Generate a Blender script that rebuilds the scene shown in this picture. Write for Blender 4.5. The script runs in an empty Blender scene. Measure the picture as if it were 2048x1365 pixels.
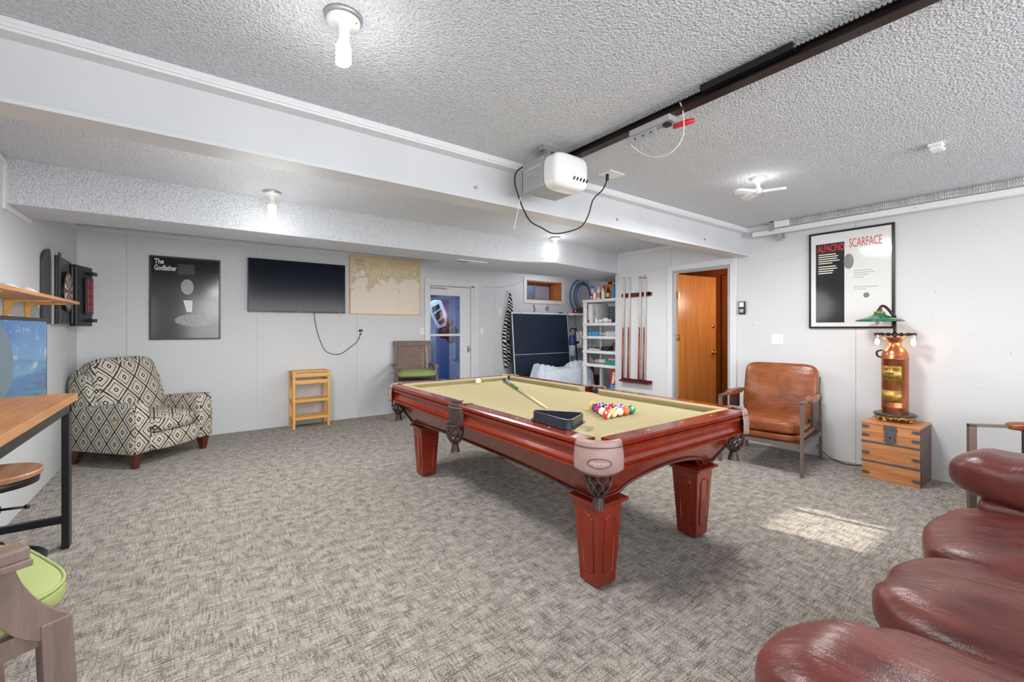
import bpy, bmesh, math, random
from mathutils import Vector, Matrix
random.seed(7)
S = bpy.context.scene
COL = S.collection
PI = math.pi
R = math.radians

# ------------------------------------------------------------------ camera
YAW = 36.454
cam_d = bpy.data.cameras.new('camera'); cam = bpy.data.objects.new('camera', cam_d); COL.objects.link(cam)
cam_d.sensor_width = 36; cam_d.lens = 865/2048*36; cam_d.shift_y = -25.5/2048
cam_d.clip_start = .05; cam_d.clip_end = 100
cam.location = (0, 0, 1.32); cam.rotation_euler = (R(90), 0, R(-YAW))
S.camera = cam
# ------------------------------------------------------------------ exposure
S.view_settings.view_transform = 'Standard'; S.view_settings.look = 'None'
S.view_settings.gamma = 1; S.view_settings.use_curve_mapping = False
S.view_settings.exposure = -0.42
# ------------------------------------------------------------------ world
W = bpy.data.worlds.new('sky'); S.world = W; W.use_nodes = True
bg = W.node_tree.nodes['Background']; bg.inputs[0].default_value = (.88, .93, 1, 1); bg.inputs[1].default_value = 2.2
# ------------------------------------------------------------------ lights
def light(name, typ, loc, power, color=(1, 1, 1), rot=(0, 0, 0), size=None, sy=None, radius=None):
    d = bpy.data.lights.new(name, typ); o = bpy.data.objects.new(name, d); COL.objects.link(o)
    d.energy = power; d.color = color; o.location = loc; o.rotation_euler = rot
    if typ == 'AREA':
        d.shape = 'RECTANGLE'; d.size = size; d.size_y = sy or size
    if radius is not None: d.shadow_soft_size = radius
    return o
sun = light('sun', 'SUN', (0, -6, 6), 12.0, (1, .93, .82), (R(90-24), 0, R(13))); sun.data.angle = R(.6)
light('fill_area_front', 'AREA', (2.2, -2.8, 1.45), 230, (.97, .985, 1), (R(90), 0, 0), 4.6, 1.5)  # added fill from behind the camera; the wall has no such window
light('fill_area_side', 'AREA', (-.93, -1.4, 1.5), 70, (.97, .985, 1), (R(90), 0, R(-90)), 1.8, 1.2)  # added side fill in front of the solid left wall
light('bulb_light', 'POINT', (.45, 1.66, 2.20), 4, (1, .99, .97), radius=.05)
light('bulb_light', 'POINT', (.53, 4.06, 2.14), 3, (1, .99, .97), radius=.05)
light('rear_fill', 'POINT', (.45, 3.35, 1.75), 22, (1, .995, .98), radius=.3)  # added soft fill for the rear ceiling, no lamp hangs here
light('rear_fill', 'POINT', (3.3, 3.6, 1.85), 12, (1, .995, .98), radius=.3)  # second added rear fill, likewise without a lamp
light('bulb_light', 'POINT', (3.62, 3.98, 2.30), 2.5, (1, .99, .96), radius=.04)
light('bulb_light', 'POINT', (3.49, 1.55, 2.385), 4.5, (1, .99, .97), radius=.05)
light('bulb_fill', 'AREA', (.45, 1.66, 2.10), 44, (1, .995, .98), (0, 0, 0), .3)  # unseen area lamps added below the fixtures as downward fill, here and below
light('bulb_fill', 'AREA', (.53, 4.06, 2.08), 48, (1, .995, .98), (0, 0, 0), .25)
light('bulb_fill', 'AREA', (3.49, 1.55, 2.30), 50, (1, .995, .98), (0, 0, 0), .4)
light('bulb_fill', 'AREA', (3.62, 3.75, 2.12), 40, (1, .995, .98), (0, 0, 0), .2)
light('hall_fill', 'POINT', (5.8, 2.55, 1.7), 26, (1, .97, .92), radius=.1)  # unseen lamp added to brighten the open oak door
light('back_room_fill', 'AREA', (3.9, 7.6, 2.3), 34, (.74, .87, 1), (0, 0, 0), 1.2, 1.2)  # unseen lamp added to give the room beyond its bluish daylight
light('alcove_light', 'POINT', (5.4, 5.75, 2.3), 12, (1, 1, 1), radius=.15)  # point lamp with no fixture modelled

# ------------------------------------------------------------------ materials
def lin(c):
    return tuple((x/12.92 if x <= .04045 else ((x+.055)/1.055)**2.4) for x in [v/255 for v in c]) + (1,)
class NT:
    def __init__(s, name):
        s.m = bpy.data.materials.new(name); s.m.use_nodes = True; s.t = s.m.node_tree
        s.b = s.t.nodes['Principled BSDF']; s.out = s.t.nodes['Material Output']
    def n(s, typ, **kw):
        x = s.t.nodes.new(typ)
        for k, v in kw.items():
            if k[0] == '_': x.inputs[k[1:].replace('_', ' ')].default_value = v
            else: setattr(x, k, v)
        return x
    def l(s, a, b): s.t.links.new(a, b)
    def coord(s, scale=(1, 1, 1), kind='Object', rot=(0, 0, 0)):
        tc = s.n('ShaderNodeTexCoord'); mp = s.n('ShaderNodeMapping'); s.l(tc.outputs[kind], mp.inputs[0])
        mp.inputs['Scale'].default_value = scale; mp.inputs['Rotation'].default_value = rot
        return mp.outputs[0]
    def noise(s, vec, scale, detail=2, rough=.5):
        x = s.n('ShaderNodeTexNoise'); x.inputs['Scale'].default_value = scale; x.inputs['Detail'].default_value = detail
        x.inputs['Roughness'].default_value = rough
        s.l(vec, x.inputs['Vector']); return x.outputs[0]
    def ramp(s, fac, stops):
        x = s.n('ShaderNodeValToRGB'); s.l(fac, x.inputs[0]); e = x.color_ramp.elements
        e.remove(e[1]); e[0].position = stops[0][0]; e[0].color = stops[0][1] if len(stops[0][1]) == 4 else lin(stops[0][1])
        for p, c in stops[1:]: q = e.new(p); q.color = c if len(c) == 4 else lin(c)
        return x.outputs[0]
    def mix(s, f, a, b, mode='MIX'):
        x = s.n('ShaderNodeMix', data_type='RGBA', blend_type=mode)
        for i, v in ((0, f), (6, a), (7, b)):
            if hasattr(v, 'is_linked') or hasattr(v, 'links'): s.l(v, x.inputs[i])
            else: x.inputs[i].default_value = v
        return x.outputs[2]
    def math(s, op, a, b=0, c=0):
        x = s.n('ShaderNodeMath', operation=op)
        for i, v in enumerate((a, b, c)):
            if hasattr(v, 'links'): s.l(v, x.inputs[i])
            else: x.inputs[i].default_value = v
        return x.outputs[0]
    def bump(s, h, strength, dist=.01):
        x = s.n('ShaderNodeBump'); x.inputs['Strength'].default_value = strength; x.inputs['Distance'].default_value = dist
        s.l(h, x.inputs['Height']); s.l(x.outputs[0], s.b.inputs['Normal']); return x
    def col(s, v):
        if hasattr(v, 'links'): s.l(v, s.b.inputs['Base Color'])
        else: s.b.inputs['Base Color'].default_value = v
    def p(s, **kw):
        for k, v in kw.items():
            s.b.inputs[{'rough': 'Roughness', 'metal': 'Metallic', 'spec': 'Specular IOR Level', 'coat': 'Coat Weight',
                        'trans': 'Transmission Weight', 'alpha': 'Alpha', 'sheen': 'Sheen Weight', 'ior': 'IOR',
                        'es': 'Emission Strength'}[k]].default_value = v
        return s
def plain(name, rgb, rough=.5, metal=0, spec=.5, var=0.06, sc=30, bump=0, bs=200, coat=0):
    m = NT(name); v = m.coord()
    if var:
        c = lin(rgb); d = tuple(x*(1-var) for x in c[:3])+(1,); u = tuple(min(1, x*(1+var)) for x in c[:3])+(1,)
        m.col(m.ramp(m.noise(v, sc, 3), [(.3, d), (.7, u)]))
    else: m.col(lin(rgb))
    m.p(rough=rough, metal=metal, spec=spec, coat=coat)
    if bump: m.bump(m.noise(v, bs, 2), bump, .004)
    return m.m
def emit(name, rgb, strength):
    m = NT(name); m.col(lin(rgb)); m.b.inputs['Emission Color'].default_value = lin(rgb); m.p(es=strength); return m.m
def wood(name, c1, c2, axis=0, rough=.4, scale=6, coat=0, fine=1.0, bump=.15):
    m = NT(name); sc = [10, 10, 10]; sc[axis] = .8
    v = m.coord(tuple(sc)); a = m.noise(v, scale*.5, 4, .6); b = m.noise(v, scale*3, 3, .7)
    f = m.math('ADD', m.math('MULTIPLY', a, .65), m.math('MULTIPLY', b, .35))
    m.col(m.ramp(f, [(.32, c1), (.68, c2)])); m.p(rough=rough, coat=coat); m.bump(b, bump, .002); return m.m
def leather(name, c1, c2, rough=.35, wr=(6, 1.5, 6), bump=.35, patch=2.5):
    m = NT(name); v = m.coord(); w = m.noise(m.coord(wr), 2.2, 4, .6); pch = m.noise(v, patch, 3, .6); g = m.noise(v, 260, 2)
    m.col(m.ramp(m.math('ADD', m.math('MULTIPLY', w, .5), m.math('MULTIPLY', pch, .5)), [(.35, c1), (.66, c2)]))
    m.p(rough=rough, spec=.5); h = m.math('ADD', m.math('MULTIPLY', w, 1.0), m.math('MULTIPLY', g, .09)); m.bump(h, bump, .02); return m.m

M = {}
# painted plywood walls
def wallmat(name, rgb):
    m = NT(name); v = m.coord(); n1 = m.noise(v, 1.3, 3); n2 = m.noise(m.coord((1, 1, 3)), 42, 4, .65); n3 = m.noise(v, 23, 1)
    c = lin(rgb); d = tuple(x*.93 for x in c[:3])+(1,)
    base = m.ramp(n1, [(.3, d), (.7, c)]); base = m.mix(m.ramp(n2, [(.35, (0, 0, 0, 1)), (.62, (1, 1, 1, 1))]), tuple(x*.95 for x in c[:3])+(1,), base)
    spots = m.ramp(n3, [(.205, (1, 1, 1, 1)), (.225, (0, 0, 0, 1))])
    m.col(m.mix(m.math('MULTIPLY', spots, .45), base, lin((150, 148, 146)))); m.p(rough=.6, spec=.35); m.bump(n2, .22, .006); return m.m
M['wall'] = wallmat('painted_plywood', (216, 218, 221))
M['wall_white'] = wallmat('white_painted_plywood', (220, 221, 223))
def popcorn():
    m = NT('popcorn_ceiling'); v = m.coord(); n = m.noise(v, 85, 3, .55); vo = m.n('ShaderNodeTexVoronoi'); vo.inputs['Scale'].default_value = 100
    m.l(v, vo.inputs['Vector']); h = m.math('SUBTRACT', n, m.math('MULTIPLY', vo.outputs[0], .35))
    m.col(m.ramp(n, [(.3, (204, 208, 214)), (.55, (222, 226, 232))])); m.p(rough=.9, spec=.2); m.bump(h, .85, .02); return m.m
M['popcorn'] = popcorn()
def carpet():
    m = NT('carpet'); v = m.coord()
    a = m.noise(m.coord((4.5, 52, 1)), 2.0, 3, .7); b = m.noise(m.coord((48, 5.5, 1)), 2.0, 3, .7)
    mask = m.ramp(m.noise(m.coord((1, 1, 1)), 9, 2), [(.44, (0, 0, 0, 1)), (.60, (1, 1, 1, 1))])
    t = m.mix(.62, m.mix(mask, a, b), m.math('MINIMUM', a, b)); fine = m.noise(v, 150, 2, .8); f2 = m.noise(v, 320, 1)
    blot = m.noise(v, 16, 2)
    f = m.math('ADD', m.math('MULTIPLY', t, .46), m.math('ADD', m.math('MULTIPLY', fine, .38), m.math('MULTIPLY', blot, .16)))
    m.col(m.ramp(f, [(.38, (74, 66, 56)), (.45, (132, 123, 112)), (.50, (176, 168, 157)), (.575, (216, 208, 198))]))
    m.p(rough=.95, spec=.1, sheen=.2); m.bump(m.math('ADD', fine, f2), .9, .01); return m.m
M['carpet'] = carpet()
M['white'] = plain('white_paint', (222, 223, 225), .4, var=.02)
M['beam'] = plain('grey_white_paint', (204, 206, 209), .5, var=.03, sc=3)
M['white_pl'] = plain('white_plastic', (236, 236, 235), .35, var=.02)
M['gray_metal'] = plain('grey_painted_metal', (172, 173, 175), .4, .2, var=.04)
M['zinc'] = plain('zinc_metal', (190, 190, 190), .35, .85, var=.1)
M['black'] = plain('black_satin', (24, 25, 28), .35, var=.1)
M['black_met'] = plain('black_metal', (28, 29, 31), .38, .3, var=.1)
M['black_rub'] = plain('black_rubber', (20, 20, 20), .6, var=.1)
M['cherry'] = wood('cherry_wood', (104, 24, 7), (130, 38, 12), 1, .24, 3, coat=.35, bump=.03)
M['cherry_z'] = wood('cherry_wood_leg', (106, 25, 7), (136, 40, 12), 2, .24, 3, coat=.3, bump=.03)
M['cherry_dk'] = plain('dark_cherry_lacquer', (70, 22, 16), .25, coat=.3)
M['oak_x'] = wood('oak_top', (150, 96, 52), (196, 142, 92), 1, .42, 5)
M['oak_seat'] = wood('oak_seat', (122, 86, 60), (178, 132, 98), 1, .42, 5)
M['bamboo'] = wood('bamboo', (216, 158, 76), (238, 188, 110), 0, .45, 4, bump=.05)
M['bamboo_z'] = wood('bamboo_post', (216, 158, 76), (238, 188, 110), 2, .45, 4, bump=.05)
M['shelf_wd'] = wood('varnished_pine', (176, 112, 62), (224, 160, 88), 1, .3, 4, bump=.04)
M['door_wd'] = wood('oak_veneer_door', (166, 98, 44), (200, 132, 68), 2, .3, 4, coat=.2, bump=.05)
M['frame_wd'] = wood('stained_wood_casing', (138, 66, 22), (182, 100, 42), 2, .35, 4, coat=.2, bump=.05)
M['chest'] = wood('camphor_wood', (168, 102, 58), (216, 152, 100), 1, .45, 4)
M['chest_dk'] = wood('aged_end_grain', (84, 66, 60), (120, 98, 88), 2, .5, 4)
M['graywood'] = wood('weathered_wood', (92, 76, 70), (128, 108, 100), 2, .5, 4)
M['felt'] = plain('khaki_felt', (180, 167, 130), .95, spec=.08, var=.05, sc=90, bump=.1, bs=500)
M['brown_lea'] = leather('cognac_leather', (108, 54, 26), (156, 88, 48), .24, (7, 3, 7), .25, 4)
M['burg_lea'] = leather('burgundy_leather', (72, 28, 26), (124, 62, 54), .34, (8, 2.2, 3), .38, 2.4)
M['pocket_lea'] = plain('pocket_leather', (150, 122, 116), .32, var=.12, sc=12, bump=.25, bs=300)
M['dark_lea'] = plain('dark_leather', (62, 46, 44), .4, var=.15, bump=.15)
M['green_fab'] = plain('sage_green_fabric', (150, 160, 106), .9, spec=.1, var=.08, sc=300, bump=.3, bs=600)
M['steel'] = plain('brushed_steel_frame', (126, 112, 104), .4, .5, var=.08)
M['brass'] = plain('brass', (196, 156, 74), .3, .9, var=.1)
M['copper'] = plain('copper', (184, 112, 76), .3, .85, var=.16, sc=9)
M['iron'] = plain('dark_iron_pipe', (66, 44, 38), .4, .6, var=.2)
M['hasp'] = plain('blued_iron', (104, 102, 106), .45, .5, var=.15)
M['glass'] = NT('clear_glass').p(rough=.02, trans=1, ior=1.15).m
def thinglass(name, a=.12, rgb=(200, 215, 230)):
    m = NT(name); tr = m.n('ShaderNodeBsdfTransparent'); gl = m.n('ShaderNodeBsdfGlossy'); gl.inputs['Roughness'].default_value = .03
    mx = m.n('ShaderNodeMixShader'); mx.inputs[0].default_value = a; m.l(tr.outputs[0], mx.inputs[1]); m.l(gl.outputs[0], mx.inputs[2])
    tr.inputs[0].default_value = lin(rgb); m.l(mx.outputs[0], m.out.inputs[0]); return m.m
M['pane'] = thinglass('window_pane', .12, (225, 235, 245)); M['bulbglass'] = thinglass('thin_clear_glass', .1, (240, 240, 240))
M['bulb'] = emit('lit_bulb', (255, 252, 246), 4)
M['warm'] = emit('warm_filament', (255, 196, 110), 9)
M['black_scr'] = plain('black_screen', (14, 17, 24), .12, spec=.6, var=.05)
M['red'] = plain('red_plastic', (206, 36, 40), .4); M['blue'] = plain('blue_plastic', (34, 110, 200), .4)
M['skyblue'] = plain('light_blue_plastic', (70, 160, 226), .5); M['teal'] = plain('teal_plastic', (24, 150, 140), .5)
M['orange'] = plain('orange_plastic', (236, 120, 24), .4); M['yellow'] = plain('yellow_label', (232, 216, 60), .4)
M['navy'] = plain('navy_table_top', (30, 44, 64), .5, var=.05)
M['green_en'] = plain('green_enamel', (22, 112, 72), .18, coat=.5, var=.04)
M['cream'] = plain('cream_ball', (236, 228, 204), .12)
M['blanket'] = plain('pale_blue_blanket', (206, 216, 228), .9, var=.1, sc=25, bump=.5, bs=120, spec=.1)
M['tan'] = plain('tan_leather_panel', (196, 160, 136), .5)

# ------------------------------------------------------------------ geometry helpers
BASE = {}
class Fr:                      # a flat frame: origin, horizontal axis, vertical axis, normal
    def __init__(s, o, u, v):
        s.o, s.u, s.v = Vector(o), Vector(u).normalized(), Vector(v).normalized(); s.n = s.u.cross(s.v)
    def pt(s, a, b, c=0): return s.o + s.u*a + s.v*b + s.n*c
FB = lambda x, z, y=6.5: Fr((x, y, z), (1, 0, 0), (0, 0, 1))       # on the back wall, facing the room
FRt = lambda y, z, x=5.2: Fr((x, y, z), (0, -1, 0), (0, 0, 1))     # on the right wall
FLf = lambda y, z, x=-1.0: Fr((x, y, z), (0, 1, 0), (0, 0, 1))     # on the left wall
class MB:
    def __init__(s): s.v = []; s.f = []; s.mi = []; s.sm = []
    def add(s, vs, fs, mi=0, smooth=False):
        k = len(s.v); s.v += [Vector(v) for v in vs]
        for f in fs: s.f.append([k+i for i in f]); s.mi.append(mi); s.sm.append(smooth)
        return s
    def box(s, a, b, mi=0):
        (x0, y0, z0), (x1, y1, z1) = [min(p, q) for p, q in zip(a, b)], [max(p, q) for p, q in zip(a, b)]
        return s.add([(x0, y0, z0), (x1, y0, z0), (x1, y1, z0), (x0, y1, z0), (x0, y0, z1), (x1, y0, z1), (x1, y1, z1), (x0, y1, z1)],
                     [(0, 3, 2, 1), (4, 5, 6, 7), (0, 1, 5, 4), (1, 2, 6, 5), (2, 3, 7, 6), (3, 0, 4, 7)], mi)
    def hexa(s, bot, top, mi=0):       # two quads, counterclockwise seen from above
        return s.add(list(bot)+list(top), [(0, 3, 2, 1), (4, 5, 6, 7), (0, 1, 5, 4), (1, 2, 6, 5), (2, 3, 7, 6), (3, 0, 4, 7)], mi)
    def fbox(s, fr, a0, b0, a1, b1, c0, c1, mi=0):
        P = [fr.pt(a, b, c) for c in (c0, c1) for a, b in ((a0, b0), (a1, b0), (a1, b1), (a0, b1))]
        return s.hexa(P[:4], P[4:], mi)
    def prism(s, fr, poly, c0, c1, mi=0):
        n = len(poly); ar = sum(poly[i][0]*poly[(i+1) % n][1]-poly[(i+1) % n][0]*poly[i][1] for i in range(n))
        if ar < 0: poly = poly[::-1]
        vs = [fr.pt(a, b, c0) for a, b in poly]+[fr.pt(a, b, c1) for a, b in poly]
        fs = [list(range(n-1, -1, -1)), list(range(n, 2*n))]+[(i, (i+1) % n, n+(i+1) % n, n+i) for i in range(n)]
        return s.add(vs, fs, mi)
    def bar(s, p0, p1, w, h, up=(0, 0, 1), mi=0):
        p0, p1 = Vector(p0), Vector(p1); d = (p1-p0).normalized(); up = Vector(up); sd = d.cross(up)
        if sd.length < 1e-4: sd = d.cross(Vector((1, 0, 0)))
        sd.normalize(); u = sd.cross(d)
        q = lambda p: [p-sd*w/2-u*h/2, p+sd*w/2-u*h/2, p+sd*w/2+u*h/2, p-sd*w/2+u*h/2]
        return s.hexa([q(p0)[i] for i in (0, 1, 2, 3)][::-1], q(p1)[::-1], mi)
    def tube(s, pts, r, n=8, mi=0, closed=False, flat=None):
        pts = [Vector(p) for p in pts]; N = len(pts); rs = r if isinstance(r, (list, tuple)) else [r]*N
        k = len(s.v); prev = None; vs = []
        for i, p in enumerate(pts):
            a = pts[(i-1) % N] if (i or closed) else p; b = pts[(i+1) % N] if (i < N-1 or closed) else p
            d = (b-a).normalized()
            if prev is None: x = d.cross(Vector((0, 0, 1))); x = x if x.length > 1e-3 else d.cross(Vector((1, 0, 0)))
            else: x = prev-d*prev.dot(d)
            x.normalize(); prev = x; y = d.cross(x)
            for j in range(n):
                t = 2*PI*j/n+PI/n; vs.append(p+x*rs[i]*math.cos(t)+y*rs[i]*math.sin(t)*(flat or 1))
        fs = []
        for i in range(N if closed else N-1):
            for j in range(n): a, b = i*n, ((i+1) % N)*n; fs.append((a+j, a+(j+1) % n, b+(j+1) % n, b+j))
        if not closed: fs += [list(range(n-1, -1, -1)), [(N-1)*n+j for j in range(n)]]
        return s.add(vs, fs, mi, n > 4)
    def lathe(s, prof, c=(0, 0, 0), n=24, axis='z', mi=0, smooth=True):
        c = Vector(c); vs = []; m = len(prof)
        for r, h in prof:
            for j in range(n):
                t = 2*PI*j/n; x, y = r*math.cos(t), r*math.sin(t)
                vs.append(c+Vector({'z': (x, y, h), 'x': (h, x, y), 'y': (y, h, x)}[axis]))
        fs = [(i*n+j, i*n+(j+1) % n, (i+1)*n+(j+1) % n, (i+1)*n+j) for i in range(m-1) for j in range(n)]
        s.add(vs, fs, mi, smooth)
        if prof[0][0] > 1e-5: s.add([vs[j] for j in range(n)], [list(range(n-1, -1, -1))], mi)
        if prof[-1][0] > 1e-5: s.add([vs[(m-1)*n+j] for j in range(n)], [list(range(n))], mi)
        return s
    def cyl(s, p0, p1, r, n=16, mi=0): return s.tube([p0, p1], r, n, mi)
    def sphere(s, c, r, n=16, m=10, mi=0, sc=(1, 1, 1)):
        c = Vector(c); vs = []; fs = []
        for i in range(m+1):
            t = PI*i/m
            for j in range(n): a = 2*PI*j/n; vs.append(c+Vector((r*sc[0]*math.sin(t)*math.cos(a), r*sc[1]*math.sin(t)*math.sin(a), -r*sc[2]*math.cos(t))))
        for i in range(m):
            for j in range(n): fs.append((i*n+j, i*n+(j+1) % n, (i+1)*n+(j+1) % n, (i+1)*n+j))
        return s.add(vs, fs, mi, True)
    def cushion(s, c, h, p=5, n=9, crown=(0, 0, 0), mat=None, fn=None, mi=0):   # rounded box: half sizes h, exponent p
        c = Vector(c); idx = {}; vs = []; fs = []
        def vid(a):
            key = tuple(round(x, 4) for x in a)
            if key not in idx:
                x, y, z = [math.copysign(abs(t)**.8, t) for t in a]
                L = (abs(x)**p+abs(y)**p+abs(z)**p)**(1/p); q = [x/L, y/L, z/L]
                w = Vector((q[0]*h[0], q[1]*h[1], q[2]*h[2]))
                w.x += crown[0]*math.copysign(1, q[0])*(1-q[1]**2)*(1-q[2]**2)*abs(q[0])
                w.y += crown[1]*math.copysign(1, q[1])*(1-q[0]**2)*(1-q[2]**2)*abs(q[1])
                w.z += crown[2]*math.copysign(1, q[2])*(1-q[0]**2)*(1-q[1]**2)*abs(q[2])
                if fn: w = fn(w, q)
                if mat: w = mat @ w
                idx[key] = len(vs); vs.append(c+w)
            return idx[key]
        g = [2*i/n-1 for i in range(n+1)]
        for ax in range(3):
            for sg in (-1, 1):
                for i in range(n):
                    for j in range(n):
                        q = []
                        for a, b in ((g[i], g[j]), (g[i+1], g[j]), (g[i+1], g[j+1]), (g[i], g[j+1])):
                            p3 = [0, 0, 0]; p3[ax] = sg; p3[(ax+1) % 3] = a; p3[(ax+2) % 3] = b; q.append(vid(p3))
                        fs.append(q if sg > 0 else q[::-1])
        return s.add(vs, fs, mi, True)
    def sheet(s, fn, nu, nv, th=0, mi=0, closed_u=False):        # fn(u,v) -> point, 0..1; th adds a back layer
        V = [Vector(fn(i/nu, j/nv)) for i in range(nu+1) for j in range(nv+1)]
        F = [(i*(nv+1)+j, (i+1)*(nv+1)+j, (i+1)*(nv+1)+j+1, i*(nv+1)+j+1) for i in range(nu) for j in range(nv)]
        if th:
            nr = [Vector() for _ in V]
            for f in F:
                x = (V[f[1]]-V[f[0]]).cross(V[f[3]]-V[f[0]])
                for q in f: nr[q] += x
            k = len(V); V2 = [v-nn.normalized()*th if nn.length > 0 else v for v, nn in zip(V, nr)]
            F2 = [tuple(k+q for q in f[::-1]) for f in F]
            bd = [i*(nv+1) for i in range(nu+1)]+[nu*(nv+1)+j for j in range(1, nv+1)]+[i*(nv+1)+nv for i in range(nu-1, -1, -1)]+[j for j in range(nv-1, 0, -1)]
            E = [(bd[(i+1) % len(bd)], bd[i], bd[i]+k, bd[(i+1) % len(bd)]+k) for i in range(len(bd))]
            return s.add(V+V2, F+F2+E, mi, True)
        return s.add(V, F, mi, True)
    def build(s, name, mats, parent=None, bev=0, seg=2, uv=False, sm=None, base=None, center=False):
        if parent is not None: b = BASE[parent]
        elif base is not None: b = Vector(base)
        else:
            xs = [v.x for v in s.v]; ys = [v.y for v in s.v]; zs = [v.z for v in s.v]
            b = Vector(((min(xs)+max(xs))/2, (min(ys)+max(ys))/2, min(zs)))
        me = bpy.data.meshes.new(name); me.from_pydata([v-b for v in s.v], [], s.f)
        for m in (mats if isinstance(mats, (list, tuple)) else [mats]): me.materials.append(M[m] if isinstance(m, str) else m)
        for p, mi, q in zip(me.polygons, s.mi, s.sm): p.material_index = mi; p.use_smooth = q if sm is None else sm
        if bev:
            bm = bmesh.new(); bm.from_mesh(me)
            ed = [e for e in bm.edges if len(e.link_faces) == 2 and e.calc_face_angle(0) > .5]
            bmesh.ops.bevel(bm, geom=ed, offset=bev, offset_type='OFFSET', segments=seg, profile=.5, affect='EDGES', clamp_overlap=True)
            bm.to_mesh(me); bm.free()
        if uv:
            L = me.uv_layers.new(name='UVMap')
            for p in me.polygons:
                n = p.normal; a = max(range(3), key=lambda i: abs(n[i])) if uv is True else uv
                for li in p.loop_indices:
                    co = me.vertices[me.loops[li].vertex_index].co
                    L.data[li].uv = ((co.y, co.z), (co.x, co.z), (co.x, co.y))[a]
        o = bpy.data.objects.new(name, me); COL.objects.link(o)
        if parent is not None: o.parent = parent; BASE[o] = b
        else: o.location = b; BASE[o] = b
        return o
def tag(o, label=None, cat=None, group=None, kind=None):
    if label: o['label'] = label
    if cat: o['category'] = cat
    if group: o['group'] = group
    if kind: o['kind'] = kind
    return o
def thing(name, label, cat, loc=(0, 0, 0), rotz=0, group=None, local=False):
    o = bpy.data.objects.new(name, None); COL.objects.link(o); o.location = loc; o.rotation_euler = (0, 0, rotz)
    o.empty_display_size = .1; BASE[o] = Vector((0, 0, 0)) if local else Vector(loc); return tag(o, label, cat, group)
def struct(mb, name, m, **k):
    return tag(mb.build(name, m, base=(0, 0, 0), **k), kind='structure')
def dup(o, loc=None, rotz=None, label=None, parent=None, group=None):
    c = o.copy(); COL.objects.link(c); c.parent = parent
    if loc is not None: c.location = loc
    if rotz is not None: c.rotation_euler = (0, 0, rotz)
    if label: c['label'] = label
    if group: c['group'] = group
    for ch in list(o.children): dup(ch, parent=c)
    return c
_txt = {}
def text(mb, s_, fr, a, b, h, w=None, th=.0008, c=.001, mi=0, bold=0, shear=0, align='L', sx=None):   # lettering as thin mesh on frame fr
    cu = bpy.data.curves.new('t', 'FONT'); cu.body = s_; cu.extrude = 0; cu.offset = bold; cu.shear = shear; cu.resolution_u = 3
    o = bpy.data.objects.new('t', cu); COL.objects.link(o); bpy.context.view_layer.update()
    me = bpy.data.meshes.new_from_object(o.evaluated_get(bpy.context.evaluated_depsgraph_get()))
    xs = [v.co.x for v in me.vertices]; ys = [v.co.y for v in me.vertices]
    x0, x1, y0, y1 = min(xs), max(xs), min(ys), max(ys); ky = h/(y1-y0); kx = (w/(x1-x0)) if w else ky*(sx or 1)
    wid = (x1-x0)*kx; off = {'L': 0, 'C': -wid/2, 'R': -wid}[align]
    mb.add([fr.pt(a+off+(v.co.x-x0)*kx, b+(v.co.y-y0)*ky, c+th) for v in me.vertices], [list(p.vertices) for p in me.polygons], mi)
    bpy.data.objects.remove(o); bpy.data.curves.remove(cu); bpy.data.meshes.remove(me); return mb
def ell(cx, cy, rx, ry, n=24, a0=0, a1=2*PI): return [(cx+rx*math.cos(a0+(a1-a0)*i/n), cy+ry*math.sin(a0+(a1-a0)*i/n)) for i in range(n if a1-a0 >= 2*PI-1e-6 else n+1)]
def smooth_path(P, k=6):
    P = [Vector(p) for p in P]; out = []
    for i in range(len(P)-1):
        p0, p1, p2, p3 = P[max(i-1, 0)], P[i], P[i+1], P[min(i+2, len(P)-1)]
        for j in range(k):
            t = j/k; out.append(.5*((2*p1)+(p2-p0)*t+(2*p0-5*p1+4*p2-p3)*t*t+(3*p1-p0-3*p2+p3)*t**3))
    return out+[P[-1]]
# ================================================================== SETTING
ZC = 2.474; ZB = 2.45
struct(MB().box((-1, -3, -.06), (6.9, 6.5, 0)).box((5.3, 2.2, -.06), (6.9, 4.3, 0)), 'floor', 'carpet')
struct(MB().box((-1.1, -3.1, ZC), (5.3, 2.47, ZC+.08)), 'ceiling', 'popcorn')
struct(MB().box((-1.1, 2.5, ZB), (7.0, 6.6, ZB+.1)), 'ceiling_rear', 'popcorn')
# left wall, back wall, right wall built of 4 ft plywood sheets
def sheets(name, fr_at, u0, u1, seams, z1, holes, mat='wall', axis='x', far=None, th=.06):
    w = MB()
    # backing with holes
    cuts = sorted(set([u0, u1]+[c for h in holes for c in (h[0], h[1])]))
    def blocks(mb, a, b, c0, c1):
        hs = [h for h in holes if h[0] < b-1e-4 and h[1] > a+1e-4]
        if not hs: mb.fbox(fr_at, a, 0, b, z1, c0, c1); return
        xs = sorted(set([a, b]+[min(max(x, a), b) for h in hs for x in h[:2]]))
        for p, q in zip(xs, xs[1:]):
            m = (p+q)/2; hh = [h for h in hs if h[0] < m < h[1]]
            if not hh: mb.fbox(fr_at, p, 0, q, z1, c0, c1)
            else:
                if hh[0][2] > 0: mb.fbox(fr_at, p, 0, q, hh[0][2], c0, c1)
                if hh[0][3] < z1: mb.fbox(fr_at, p, hh[0][3], q, z1, c0, c1)
    blocks(w, u0, u1, -th, -.012)
    root = struct(w, name, mat)
    ss = [u0]+[s_ for s_ in seams if u0 < s_ < u1]+[u1]
    for a, b in zip(ss, ss[1:]):
        p = MB(); blocks(p, a+.0012, b-.0012, -.012, 0); p.build('panel', mat, root)
    return root
wl = sheets('wall_left', FLf(0, 0), -3.06, 6.56, [-2.4+1.22*i for i in range(8)], ZC, [])
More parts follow.
